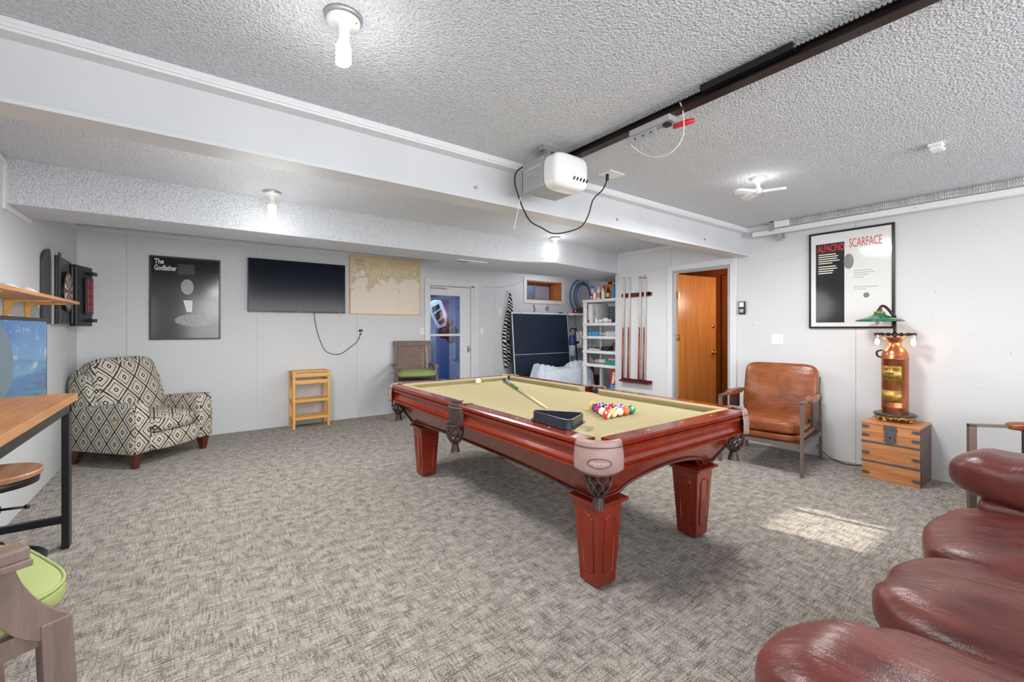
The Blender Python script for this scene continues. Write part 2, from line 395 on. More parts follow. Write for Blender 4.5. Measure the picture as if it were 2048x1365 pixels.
wb = sheets('wall_back', FB(0, 0), -1, 6.9, [-.598, .675, 1.955, 3.19, 4.42, 5.65], ZC, [(3.11, 3.97, 0, 2.06), (5.14, 6.05, 1.87, 2.245)])
# right wall: local u = -y
wr = sheets('wall_right', FRt(0, 0), -4.32, 3.06, [-3.42, -1.40, -.18, 1.04, 2.26], ZC, [(-3.40, -2.62, 0, 2.09)], 'wall_white')
struct(MB().box((5.2, 4.32, 0), (6.9, 4.38, ZC)), 'wall_right_return', 'wall')
struct(MB().box((6.9, 4.3, 0), (6.96, 6.5, ZC)), 'wall_alcove', 'wall')
# wall behind the camera with the closed garage door and its window row
g = MB(); g.box((-1, -3.06, 0), (5.2, -3.0, 1.745)).box((-1, -3.06, 2.0), (5.2, -3.0, ZC))
wx = [(-1, 4.05), (4.64, 5.2)]
for a, b in wx: g.box((a, -3.06, 1.745), (b, -3.0, 2.0))
struct(g, 'wall_front', 'white')
# rear hall behind the wood door
h = MB(); h.box((6.5, 2.2, 0), (6.56, 4.3, 2.4)).box((5.27, 2.14, 0), (6.56, 2.2, 2.4)).box((5.26, 4.24, 0), (6.56, 4.3, 2.4)).box((5.26, 2.14, 2.4), (6.56, 4.3, 2.46))
struct(h, 'wall_hall', 'frame_wd')
# room behind the glazed back door
h = MB(); h.box((2.2, 9.2, 0), (6.2, 9.26, 2.5)).box((2.14, 6.57, 0), (2.2, 9.2, 2.5)).box((6.2, 6.57, 0), (6.26, 9.2, 2.5)).box((2.2, 6.57, 2.5), (4.9, 9.2, 2.56)).box((4.9, 7.3, 2.5), (6.2, 9.2, 2.56)).box((4.86, 6.57, 0), (4.92, 7.3, 2.5))
M['blueroom'] = plain('pale_blue_paint', (150, 184, 226), .7)
struct(h, 'wall_outer_room', 'blueroom')
struct(MB().box((2.2, 6.5, -.06), (6.2, 9.2, 0)), 'floor_outer_room', plain('blue_grey_floor', (96, 132, 186), .5))

# dropped beam: recessed web, flange below, moulding at the ceiling
b = MB(); b.box((-1, 2.468, 2.17), (5.2, 2.55, ZC+.02)); b.box((-1, 2.395, 2.155), (5.2, 2.56, 2.172))
bo = struct(b, 'ceiling_beam', 'beam')
t = MB(); t.box((-1, 2.392, 2.422), (5.2, 2.47, 2.474)).build('moulding', 'white', bo, bev=.004)
MB().box((-1, 2.384, 2.434), (5.2, 2.394, 2.450)).build('moulding_bead', 'white', bo, bev=.003)
bs = MB()
for x in (1.52, 2.95, 4.35): bs.lathe([(.012, -.004), (.009, .0), (0, .001)], (x, 2.463, 2.26), 10, 'y')
bs.build('bolt', 'gray_metal', bo)
# soffit with a forward bulge
fr = Fr((0, 0, 2.15), (1, 0, 0), (0, 1, 0))
poly = [(-1, 4.29), (3.05, 4.29), (3.2, 4.275), (3.4, 4.2), (3.55, 4.11), (3.67, 4.07), (5.2, 4.32), (5.2, 4.39), (6.9, 4.39), (6.9, 5.2), (2.45, 5.2), (2.45, 4.80), (-1, 4.80)]
struct(MB().prism(fr, poly, 0, ZB-2.15+.02), 'ceiling_soffit', 'popcorn')
v = thing('vent_register', 'flat ceiling register with dark slots under the soffit beside the map', 'vent', (2.72, 4.62, 2.13))
MB().box((2.56, 4.55, 2.142), (2.98, 4.70, 2.15)).build('frame', 'white', v, bev=.003)
for i in range(6): MB().box((2.585+i*.03, 4.565, 2.138), (2.600+i*.03, 4.685, 2.143)).build('slat', 'gray_metal', v)
# trims
t = MB(); t.box((5.185, 4.30, 2.14), (5.2, 4.335, ZB)); t.box((5.185, 2.56, 2.40), (5.2, 4.30, ZB)); struct(t, 'trim_1', 'white', bev=.003)
t = MB(); t.box((5.17, -3, 2.425), (5.2, 2.392, ZC)); t.box((5.155, -3, 2.448), (5.2, 2.392, ZC)); struct(t, 'trim_2', 'white', bev=.003)
t = MB(); t.box((-1, 4.245, 2.148), (-.985, 4.29, 2.40)); t.box((-1, 3.9, 2.40), (-.985, 4.29, 2.43)); t.box((-1, 4.245, 2.105), (-.985, 4.83, 2.148)); t.box((-1, 4.83, 2.36), (-.985, 6.5, 2.41)); t.box((-1, 6.485, 2.38), (3, 6.5, 2.43))
struct(t, 'trim_3', 'white', bev=.002)
# door 1: white glazed storm door in the back wall
d1 = tag(bpy.data.objects.new('door_1', None), kind='structure'); COL.objects.link(d1); d1.location = (3.54, 6.5, 0); BASE[d1] = Vector((3.54, 6.5, 0))
c = MB(); c.box((3.03, 6.475, 0), (3.12, 6.5, 2.05)).box((3.965, 6.475, 0), (4.055, 6.5, 2.05)).box((3.03, 6.475, 2.05), (4.055, 6.5, 2.135)); c.build('casing', 'white', d1, bev=.004)
c = MB(); c.box((3.085, 6.49, 0), (3.12, 6.57, 2.06)).box((3.91, 6.49, 0), (3.99, 6.57, 2.06)).box((3.12, 6.49, 2.03), (3.99, 6.57, 2.06)); c.build('jamb', 'white', d1, bev=.003)
c = MB(); c.box((3.125, 6.51, 0.03), (3.145, 6.54, 2.02)).box((3.70, 6.51, .03), (3.905, 6.54, 2.02)).box((3.145, 6.51, 1.87), (3.70, 6.54, 2.02)).box((3.145, 6.51, .03), (3.70, 6.54, .35)).box((3.145, 6.505, 1.19), (3.70, 6.545, 1.225)); c.build('sash', 'white', d1, bev=.003)
MB().box((3.145, 6.522, 1.225), (3.70, 6.527, 1.87)).build('pane', 'pane', d1)
MB().box((3.145, 6.522, .35), (3.70, 6.527, 1.19)).build('pane', 'pane', d1)
cl = MB(); cl.cyl((3.16, 6.5, 1.985), (3.42, 6.5, 1.985), .012, 10); cl.box((3.14, 6.49, 1.97), (3.165, 6.52, 2.0)); cl.cyl((3.42, 6.5, 1.985), (3.5, 6.52, 1.985), .006); cl.build('door_closer', 'gray_metal', d1)
hd = MB(); hd.lathe([(.022, 0), (.022, .006), (.008, .008), (.008, .03), (.02, .034), (.022, .05), (0, .058)], (3.86, 6.45, .95), 14, 'y'); hd.build('door_knob', 'zinc', d1)
MB().box((3.835, 6.5, .90), (3.885, 6.51, 1.02)).build('lock_plate', 'gray_metal', d1, bev=.002)
# window 1 in the back wall, deep wooden jamb
w1 = tag(bpy.data.objects.new('window_1', None), kind='structure'); COL.objects.link(w1); w1.location = (5.6, 6.5, 1.85); BASE[w1] = Vector((5.6, 6.5, 1.85))
c = MB(); c.box((5.07, 6.48, 1.87), (5.14, 6.5, 2.245)).box((6.05, 6.48, 1.87), (6.13, 6.5, 2.245)).box((5.07, 6.48, 2.245), (6.13, 6.5, 2.30)).box((5.07, 6.48, 1.80), (6.13, 6.5, 1.87)); c.build('casing', 'white', w1, bev=.003)
c = MB(); c.box((6.03, 6.49, 1.87), (6.05, 6.85, 2.245)).box((5.14, 6.49, 2.225), (6.05, 6.85, 2.245)).box((5.14, 6.49, 1.87), (5.16, 6.85, 2.245)).box((5.14, 6.49, 1.87), (6.05, 6.85, 1.885)); c.build('jamb', wood('knotty_pine_jamb', (176, 100, 44), (220, 146, 80), 2, .4, 3), w1)
c = MB(); c.box((5.16, 6.80, 1.885), (6.03, 6.84, 1.92)).box((5.16, 6.80, 2.19), (6.03, 6.84, 2.225)).box((5.16, 6.80, 1.885), (5.19, 6.84, 2.225)).box((6.0, 6.80, 1.885), (6.03, 6.84, 2.225)); c.build('sash', plain('brown_vinyl', (116, 78, 58), .4), w1, bev=.003)
MB().box((5.60, 6.795, 1.90), (5.625, 6.845, 2.21)).build('mullion', 'gray_metal', w1)
MB().box((5.19, 6.82, 1.92), (5.60, 6.824, 2.19)).build('pane', 'pane', w1)
fm = NT('frosted_pane'); fm.col(lin((190, 188, 205))); fm.p(rough=.4, trans=.3)
MB().box((5.625, 6.82, 1.92), (6.0, 6.824, 2.19)).build('pane', fm.m, w1)
struct(MB().box((4.95, 7.2, 1.2), (6.6, 7.26, 3.4)).box((4.95,6.9,1.2),(6.6,7.2,1.26)), 'window_well', plain('pale_concrete', (206, 208, 214), .8))
# door 2: oak door standing open inwards in the right wall
d2 = tag(bpy.data.objects.new('door_2', None), kind='structure'); COL.objects.link(d2); d2.location = (5.2, 3.0, 0); BASE[d2] = Vector((5.2, 3.0, 0))
F = FRt(0, 0)
c = MB(); c.prism(F, [(-3.475, 0), (-3.40, 0), (-3.40, 2.09), (-3.475, 2.165)], 0, .018); c.prism(F, [(-2.62, 0), (-2.545, 0), (-2.545, 2.165), (-2.62, 2.09)], 0, .018); c.prism(F, [(-3.475, 2.165), (-3.40, 2.09), (-2.62, 2.09), (-2.545, 2.165)], 0, .018)
c.build('casing', 'white', d2, bev=.004)
c = MB(); c.box((5.19, 3.37, 0), (5.30, 3.40, 2.09)).box((5.19, 2.62, 0), (5.30, 2.65, 2.09)).box((5.19, 2.65, 2.06), (5.30, 3.37, 2.09)); c.build('jamb', plain('grey_metal_jamb', (168, 172, 180), .5), d2)
th = R(9); hx, hy = 5.255, 3.352
LF = Fr((hx, hy, 0), (math.cos(th), -math.sin(th), 0), (0, 0, 1))
c = MB(); c.fbox(LF, 0, .02, .76, 2.045, -.035, 0); lf = c.build('leaf', 'door_wd', d2, bev=.002)
MB().fbox(LF, -.0035, .02, 0, 2.045, -.034, -.001).build('edge_strip', plain('pale_door_edge', (214, 164, 92), .5), lf)
for z in (.98, 1.35):
    k = MB(); o_ = LF.pt(.69, z, 0)
    pr = [(.028, 0), (.028, .006), (.011, .01), (.011, .03), (.024, .036), (.027, .05), (.02, .06), (0, .063)] if z < 1 else [(.028, 0), (.028, .012), (.02, .018), (0, .02)]
    for i in range(len(pr)-1): pass
    n_ = LF.n; nn = 16; vs = []
    for r_, h_ in pr:
        for j in range(nn): a = 2*PI*j/nn; vs.append(o_+LF.u*r_*math.cos(a)+LF.v*r_*math.sin(a)+n_*h_)
    k.add(vs, [(i*nn+j, i*nn+(j+1) % nn, (i+1)*nn+(j+1) % nn, (i+1)*nn+j) for i in range(len(pr)-1) for j in range(nn)], 0, True)
    k.build('door_knob' if z < 1 else 'deadbolt', 'brass', lf)
for z in (1.72, 1.15, .3):
    k = MB(); k.fbox(LF, -.004, z, .03, z+.09, 0, .003); k.cyl(LF.pt(-.008, z, .006), LF.pt(-.008, z+.09, .006), .006, 8); k.build('hinge', 'brass', d2)
# dark hall door and casing seen past the leaf
hd = MB(); FH = Fr((6.5, 3.30, 0), (0, -1, 0), (0, 0, 1))
hd.fbox(FH, 0, 0, .86, 2.03, 0, .02)
door = tag(hd.build('door_3', plain('red_brown_stain', (134, 62, 26), .35), base=(6.5, 2.9, 0)), kind='structure')
for (a, b0, b1) in ((.08, .2, .85), (.47, .2, .85), (.08, .98, 1.45), (.47, .98, 1.45), (.08, 1.55, 1.9), (.47, 1.55, 1.9)):
    MB().fbox(FH, a, b0, a+.3, b1, .02, .03).build('panel', plain('stained_panel', (150, 74, 32), .35), door, bev=.006)
c = MB(); c.fbox(FH, .86, 0, .95, 2.12, 0, .035).fbox(FH, -.09, 2.03, .95, 2.12, 0, .035).fbox(FH, -.09, 0, 0, 2.03, 0, .035)
struct(c, 'trim_4', 'frame_wd', bev=.004)
# plywood ledge seam on right wall above the cue rack
struct(MB().box((5.192, 3.48, 0.0), (5.2, 4.345, 2.147)), 'wall_right_panel', 'wall_white', bev=.002)
# ================================================================== POOL TABLE
X0, X1, Y0, Y1 = 1.44, 2.87, 1.30, 3.90; RT = .805; BED = .765
CX, CY = (X0+X1)/2, (Y0+Y1)/2
pt = thing('pool_table', 'cherry wood pool table with khaki felt and leather net pockets', 'pool table', (CX, CY, 0))
MB().box((X0+.1, Y0+.1, BED-.05), (X1-.1, Y1-.1, BED)).build('playing_bed', 'felt', pt)
CP, SP = .085, .075           # corner and side pocket half openings
prof = [(0.0, .0), (.006, .012), (.0, .022), (.008, .028), (.012, .045), (.012, .052), (.026, .058), (.032, .075), (.036, .1), (.030, .118), (.022, .128), (.022, .142), (.034, .15)]
def rail(p0, p1, inward, bevel0, bevel1):
    # p0->p1 along the outer edge; inward unit vector; profile sits on the outer face
    p0, p1, q = Vector(p0), Vector(p1), Vector(inward); d = (p1-p0).normalized(); L = (p1-p0).length
    top = MB(); pts = []
    sec = [(.095, 0), (.006, 0), (0, -.008), (0, -.022), (.018, -.025), (.018, -.032), (.004, -.035), (.004, -.050), (.020, -.053), (.026, -.075), (.024, -.095), (.014, -.113), (.003, -.120), (.012, -.122), (.003, -.126), (.003, -.138), (.016, -.142), (.06, -.142), (.095, -.05)]
    vs = []
    for e, bv in ((0, bevel0), (L, bevel1)):
        for a, z in sec: vs.append(p0+d*e+q*a+Vector((0, 0, RT+z)))
    n = len(sec); fs = [list(range(n)), list(range(2*n-1, n-1, -1))]+[(i, n+i, n+(i+1) % n, (i+1) % n) for i in range(n)]
    top.add(vs, fs); o = top.build('rail', 'cherry', pt); bm = bmesh.new(); bm.from_mesh(o.data); bmesh.ops.recalc_face_normals(bm, faces=bm.faces); bm.to_mesh(o.data); bm.free()
    cu = MB(); g = .012
    csec = [(.095, 0), (.135, 0), (.142, -.008), (.132, -.02), (.118, -.04), (.095, -.04)]
    vs = []
    for e, bv in ((0, bevel0), (L, bevel1)):
        for a, z in csec: vs.append(p0+d*(e+bv*(a-.095)*1.1)+q*a+Vector((0, 0, RT+z)))
    n = len(csec); fs = [list(range(n)), list(range(2*n-1, n-1, -1))]+[(i, n+i, n+(i+1) % n, (i+1) % n) for i in range(n)]
    cu.add(vs, fs); c_ = cu.build('cushion', 'felt', o); bm = bmesh.new(); bm.from_mesh(c_.data); bmesh.ops.recalc_face_normals(bm, faces=bm.faces); bm.to_mesh(c_.data); bm.free()
    for i in (1, 2, 3):
        m = p0+d*(L*i/4)+q*.05; w = d.cross(q)
        MB().add([m+d*.011+Vector((0, 0, RT+.0006)), m+q*.006+Vector((0, 0, RT+.0006)), m-d*.011+Vector((0, 0, RT+.0006)), m-q*.006+Vector((0, 0, RT+.0006))], [(0, 1, 2, 3)]).build('sight', 'cream', o)
k = .115
rail((X0, Y0+k, 0), (X0, CY-SP, 0), (1, 0, 0), 1, -1); rail((X0, CY+SP, 0), (X0, Y1-k, 0), (1, 0, 0), 1, -1)
rail((X1, Y0+k, 0), (X1, CY-SP, 0), (-1, 0, 0), 1, -1); rail((X1, CY+SP, 0), (X1, Y1-k, 0), (-1, 0, 0), 1, -1)
rail((X0+k, Y0, 0), (X1-k, Y0, 0), (0, 1, 0), 1, -1); rail((X0+k, Y1, 0), (X1-k, Y1, 0), (0, -1, 0), 1, -1)
# cabinet: inclined panels with arched bottoms
zb, zt = .455, .675; ib, it = .185, .055
def arch(L, n=20, flat=.2, rise=.1):
    out = []
    for i in range(n+1):
        u = i/n; a = u*L
        s_ = 0 if (u < flat or u > 1-flat) else math.sin(PI*(u-flat)/(1-2*flat))**.55*rise
        out.append((a, s_))
    return out
def apron(p0, p1, q, rise, fl):
    p0, p1, q = Vector(p0), Vector(p1), Vector(q); d = (p1-p0).normalized()
    L = (p1-p0).length-2*ib; mb = MB(); ar = arch(L, 28, fl, rise); n = len(ar)
    def P(a, z, t=0):
        f = (z-zb)/(zt-zb); inn = ib+(it-ib)*f
        along = ib+a if False else None
        # ends lean with the corners
        u = a/L; lo = inn; full = (p1-p0).length-2*inn
        return p0+d*(lo+full*u)+q*(inn+t)+Vector((0, 0, z))
    for t, rev in ((0, False), (.02, True)):
        vs = [P(a, zb+s_, t) for a, s_ in ar]+[P(a, zt, t) for a, s_ in ar]
        fs = [(i, i+1, n+i+1, n+i) for i in range(n-1)]
        mb.add(vs, [f[::-1] for f in fs] if rev else fs)
    vs = [P(a, zb+s_, 0) for a, s_ in ar]+[P(a, zb+s_, .02) for a, s_ in ar]
    mb.add(vs, [(i, n+i, n+i+1, i+1) for i in range(n-1)])
    o = mb.build('apron', 'cherry', pt); bm = bmesh.new(); bm.from_mesh(o.data); bmesh.ops.remove_doubles(bm, verts=bm.verts, dist=1e-4); bmesh.ops.recalc_face_normals(bm, faces=bm.faces); bm.to_mesh(o.data); bm.free()
    ed = MB(); ed.tube([P(a, zb+s_+.018, -.006) for a, s_ in ar], .008, 6); ed.build('bead', 'cherry_dk', o)
    for e in (0, L): MB().bar(P(e, zb+.005, 0), P(e, zt-.005, 0), .022, .014, q).build('corner_bead', 'cherry_dk', o)
apron((X0, Y0, 0), (X0, Y1, 0), (1, 0, 0), .035, .1); apron((X1, Y0, 0), (X1, Y1, 0), (-1, 0, 0), .035, .1)
apron((X0, Y0, 0), (X1, Y0, 0), (0, 1, 0), .10, .14); apron((X0, Y1, 0), (X1, Y1, 0), (0, -1, 0), .10, .14)
# underside frame closing the cabinet
MB().box((X0+.2, Y0+.2, .6), (X1-.2, Y1-.2, .715)).build('slate_frame', 'cherry_dk', pt)
def leg(x, y):
    hb, ht = .064, .088; z0, z1 = .014, .43
    l = MB(); l.hexa([(x-hb, y-hb, z0), (x+hb, y-hb, z0), (x+hb, y+hb, z0), (x-hb, y+hb, z0)], [(x-ht, y-ht, z1), (x+ht, y-ht, z1), (x+ht, y+ht, z1), (x-ht, y+ht, z1)])
    o = l.build('leg', 'cherry_z', pt, bev=.004)
    c = MB(); c.box((x-.098, y-.098, .425), (x+.098, y+.098, .437)); cap = c.build('leg_moulding', 'cherry', o, bev=.004)
    MB().box((x-.114, y-.114, .436), (x+.114, y+.114, .455)).build('leg_cap', 'cherry', o, bev=.007, seg=3)
    MB().lathe([(.045, 0), (.05, .006), (.05, .013), (.03, .015)], (x, y, 0), 20).build('foot', 'black_rub', o)
    for ax, sg in ((0, -1), (0, 1), (1, -1), (1, 1)):
        # raised arched panel outline
        pts = []; w = .036; zz0, zz1 = .085, .345
        outline = [(-w*.93, zz0), (-w*1.06, zz1)]+[(w*1.06*math.cos(PI-PI*i/10), zz1+.034*math.sin(PI*i/10)) for i in range(1, 10)]+[(w*1.06, zz1), (w*.93, zz0)]
        for a, z in outline:
            hh = hb+(ht-hb)*(z-z0)/(z1-z0)+.0005
            p = [x, y, z]; p[ax] += sg*hh; p[1-ax] += a; pts.append(p)
        mb = MB(); mb.tube(pts, .0058, 6, closed=True); mb.build('panel_bead', 'cherry', o)
        f = MB(); inner = [((q[1-ax]-(y if ax == 0 else x))*.93, (q[2]-.23)*.97+.23) for q in pts]; V = []
        for a, z in inner:
            hh = hb+(ht-hb)*(z-z0)/(z1-z0)+.0022; p = [x, y, z]; p[ax] += sg*hh; p[1-ax] += a; V.append(p)
        f.add(V, [list(range(len(V)))]); f.build('raised_panel', 'cherry_z', o)
for lx in (X0+.257, X1-.29):
    for ly in (Y0+.247, Y1-.30): leg(lx, ly)
# pockets
def net(c, mouth=.062, z0=.665, zl=.125):
    mb = MB(); x, y = c
    def rad(t): return mouth*(1-.10*t) if t < .5 else mouth*(.95-.9*((t-.5)/.5)**1.9*.62)
    def P(th_, t): r = rad(t); return (x+r*math.cos(th_), y+r*math.sin(th_), z0-zl*t)
    for s_ in (-1, 1):
        for k_ in range(9):
            path = [P(2*PI*k_/9+s_*(1.25*t_+.07*math.sin(t_*PI*5)), t_) for t_ in [i/12 for i in range(13)]]
            mb.tube(path, .0046, 5)
    mb.tube([P(2*PI*i/20, 0) for i in range(20)], .006, 5, closed=True)
    zc = z0-zl; r = rad(1)
    mb.lathe([(r*1.05, .006), (r*.8, -.012), (r*.95, -.026)], (x, y, zc), 14)
    for k_ in range(14):
        a = 2*PI*k_/14; mb.bar((x+r*.85*math.cos(a), y+r*.85*math.sin(a), zc-.01), (x+r*1.35*math.cos(a), y+r*1.35*math.sin(a), zc-.062), .009, .0025, (math.cos(a), math.sin(a), 0))
    return mb
def corner_pocket(cx, cy, sx, sy, first=False):
    # leather rim and shield wrapping the corner; sx, sy point outwards
    root = MB(); a0 = math.atan2(sy, sx); RR = .118; ox, oy = cx-sx*RR+0*sx, cy-sy*RR
    def C(t, r, z): a = a0+(t-.5)*R(118); return (ox+r*math.cos(a), oy+r*math.sin(a), z)
    def prof_(t, u):
        if u < .5:      # rolled rim
            ang = PI*(u/.5); return C(t, RR-.02+.028*(.5-.5*math.cos(ang)), RT-.012+.022*math.sin(ang)-.006*(u/.5))
        w = (u-.5)/.5; return C(t, RR+.008+.008*math.sin(w*PI*.8)-.010*w*0, RT-.018-w*(.118+.016*math.sin(t*PI)))
    s_ = MB(); s_.sheet(prof_, 22, 18, th=-.004); o = s_.build('pocket', 'pocket_lea', pt)
    bm = bmesh.new(); bm.from_mesh(o.data); bmesh.ops.recalc_face_normals(bm, faces=bm.faces); bm.to_mesh(o.data); bm.free()
    MB().tube([C(i/20, RR+.0135, RT-.024) for i in range(21)], .0022, 5).build('piping', 'dark_lea', o)
    MB().tube([C(.06+.88*i/24, RR+.018, RT-.130-.016*math.sin(PI*(.06+.88*i/24))) for i in range(25)], .0016, 4).build('stitching', 'dark_lea', o)
    # embossed oval badge
    e = MB(); pts = []
    for i in range(28):
        a = 2*PI*i/28; w = (.048+.0)*math.cos(a)/RR; z = RT-.092+.021*math.sin(a); aa = a0+w; pts.append((ox+(RR+.0178)*math.cos(aa), oy+(RR+.0178)*math.sin(aa), z))
    e.tube(pts, .0016, 5, closed=True); e.build('embossed_badge', 'dark_lea', o)
    if first:
        tf = Fr((0, 0, 0), (1, 0, 0), (0, 0, 1)); tm = MB(); text(tm, 'Peterson', tf, -.036, -.006, .015, w=.072, shear=.3, bold=.01); text(tm, 'BILLIARDS', tf, -.022, -.015, .0055, w=.044)
        out = MB(); vs = []
        for v_ in tm.v: aa = a0+v_.x/RR; vs.append((ox+(RR+.0192)*math.cos(aa), oy+(RR+.0192)*math.sin(aa), RT-.092+v_.z))
        out.add(vs, tm.f); out.build('embossed_lettering', plain('embossed_leather', (206, 180, 172), .3), o)
    # inner liner
    MB().sheet(lambda u, v: C(u*1.0, RR-.022, RT-.01-.09*v), 14, 3, th=.003).build('liner', 'dark_lea', o)
    net((cx-sx*.085, cy-sy*.085)).build('net', 'dark_lea', o)
for cx, sx in ((X0, -1), (X1, 1)):
    for cy, sy in ((Y0, -1), (Y1, 1)): corner_pocket(cx, cy, sx, sy, True if (sx < 0 and sy < 0) else False)
def side_pocket(cx, sx):
    def C(t, r, z): a = (0 if sx > 0 else PI)+(t-.5)*PI; return (cx-sx*.02+r*math.cos(a)*.62, CY+r*math.sin(a), z)
    def pr(t, u):
        rr = .062
        if u < .4: ang = PI*(u/.4); return C(t, rr+.022*(.5-.5*math.cos(ang)), RT-.008+.018*math.sin(ang))
        w = (u-.4)/.6; return C(t, rr+.024+.004*math.sin(w*PI), RT-.012-w*(.125+.012*math.sin(t*PI)))
    s_ = MB().sheet(pr, 16, 14, th=-.004); o = s_.build('pocket', 'pocket_lea' if sx > 0 else 'dark_lea', pt)
    bm = bmesh.new(); bm.from_mesh(o.data); bmesh.ops.recalc_face_normals(bm, faces=bm.faces); bm.to_mesh(o.data); bm.free()
    MB().tube([C(i/14, .0875, RT-.02) for i in range(15)], .002, 5).build('piping', 'pocket_lea', o)
    for e in (-1, 1):
        MB().hexa([(cx-sx*.02, CY+e*.05, RT-.004), (cx-sx*.09, CY+e*.06, RT-.004), (cx-sx*.09, CY+e*.072, RT-.004), (cx-sx*.02, CY+e*.062, RT-.004)], [(cx-sx*.02, CY+e*.05, RT+.006), (cx-sx*.10, CY+e*.06, RT+.003), (cx-sx*.10, CY+e*.072, RT+.003), (cx-sx*.02, CY+e*.068, RT+.006)]).build('leather_flap', 'dark_lea', o)
    MB().sheet(lambda u, v: C(u, .058, RT-.008-.09*v), 12, 3, th=.003).build('liner', 'dark_lea', o)
    net((cx+sx*.0, CY), .058).build('net', 'dark_lea', o)
side_pocket(X0, -1); side_pocket(X1, 1)

# ------------------------------------------------------------------ balls
BC = {'yellow': (240, 178, 24), 'blue': (12, 92, 190), 'red': (214, 48, 40), 'purple': (92, 38, 130), 'orange': (240, 112, 56), 'green': (20, 140, 92), 'maroon': (176, 20, 40), 'black': (22, 22, 24), 'dkgreen': (70, 122, 100), 'crimson': (200, 22, 50)}
for k_, c_ in BC.items(): M['b_'+k_] = plain('ball_'+k_, c_, .08, var=0, coat=.5)
M['b_white'] = plain('ball_ivory', (240, 232, 214), .08, var=0, coat=.5)
def ball(color, stripe, p, ax, label, num):
    mb = MB(); r = .0286; c = Vector(p); n, m = 28, 20; A = Vector(ax).normalized(); D = A.cross(Vector((.3, .2, 1))).normalized(); E_ = A.cross(D)
    vs = []; 
    for i in range(m+1):
        t = PI*i/m
        for j in range(n): a = 2*PI*j/n; vs.append(c+(A*math.cos(t)+(D*math.cos(a)+E_*math.sin(a))*math.sin(t))*r)
    fs = [(i*n+j, i*n+(j+1) % n, (i+1)*n+(j+1) % n, (i+1)*n+j) for i in range(m) for j in range(n)]
    k0 = len(mb.v); mb.v += vs
    for i in range(m):
        for j in range(n):
            mb.f.append((i*n+j, (i+1)*n+j, (i+1)*n+(j+1) % n, i*n+(j+1) % n)); mb.sm.append(True)
            mb.mi.append(1 if (stripe and not (6 <= i < 14)) else 0)
    o = tag(mb.build('cue_ball' if color == 'white' else 'billiard_ball', ['b_'+color, 'b_white'], base=(p[0], p[1], p[2]-r)), label, 'ball', None if color == 'white' else 'racked billiard balls')
    if num:
        S_ = (D*.8+Vector((-.45, -.35, .7))*.9); S_ = (S_-A*S_.dot(A)*(.0 if not stripe else 1)).normalized(); u = S_.cross(Vector((0, 0, 1))).normalized()*-1; w = u.cross(S_)*-1
        d = MB(); ring = [c+(S_*math.cos(.3)+(u*math.cos(a)+w*math.sin(a))*math.sin(.3))*(r+.0003) for a in [2*PI*i/14 for i in range(14)]]
        d.add(ring+[c+S_*(r+.0005)], [(i, (i+1) % 14, 14) for i in range(14)]); d.build('number_spot', 'b_white', o)
        fr_ = Fr(c+S_*(r+.0002), u, w if u.cross(w).dot(S_) > 0 else -w); q = MB(); text(q, str(num), fr_, 0, -.004, .008, th=.0004, bold=.03, align='C', c=.0003); q.build('number', 'black', o)
    return o
A_, B_, C_ = Vector((2.035, 1.785)), Vector((2.285, 1.795)), Vector((2.185, 2.035))
rows = {(4, 0, 0): ('red', 1, 'red striped ball at the point of the rack nearest the camera', 11), (3, 1, 0): ('yellow', 1, 'yellow striped ball right of the red striped ball', 9), (2, 2, 0): ('orange', 1, 'mostly white striped ball in the middle of the near row', 13),
        (1, 3, 0): ('orange', 0, 'solid orange ball beside the solid green ball', 5), (0, 4, 0): ('green', 0, 'solid green ball at the right corner of the rack', 6),
        (3, 0, 1): ('dkgreen', 1, 'green striped ball left of the red striped ball', 14), (2, 0, 2): ('maroon', 0, 'solid dark red ball in the left row of the rack', 7), (1, 0, 3): ('purple', 0, 'solid purple ball next to the yellow corner ball', 4), (0, 0, 4): ('yellow', 0, 'solid yellow ball at the left corner of the rack', 1),
        (2, 1, 1): ('red', 0, 'solid red ball in the second row behind the front ball', 3), (1, 2, 1): ('purple', 1, 'purple striped ball inside the rack near the orange ball', 12), (1, 1, 2): ('black', 0, 'black ball in the middle of the rack', 8),
        (0, 3, 1): ('blue', 1, 'blue striped ball in the back row beside the green ball', 10), (0, 2, 2): ('crimson', 1, 'crimson striped ball in the middle of the back row', 15), (0, 1, 3): ('blue', 0, 'solid blue ball in the back row beside the yellow one', 2)}
rnd = random.Random(3)
for (a, b_, c), (colr, st, lab, num) in rows.items():
    p = (A_*a+B_*b_+C_*c)/4
    axd = {11: (.45, -1, -.35), 9: (.2, -1, -.5), 13: (-.5, -.8, .35), 14: (-.8, -.5, .5)}.get(num, (rnd.uniform(-1, 1), rnd.uniform(-1, 1), rnd.uniform(-.6, .9)))
    ball(colr, st, (p.x, p.y, BED+.0286), axd, lab, num)
ball('white', 0, (2.29, 3.665, BED+.0286), (0, 0, 1), 'white cue ball alone near the far end of the felt', None)
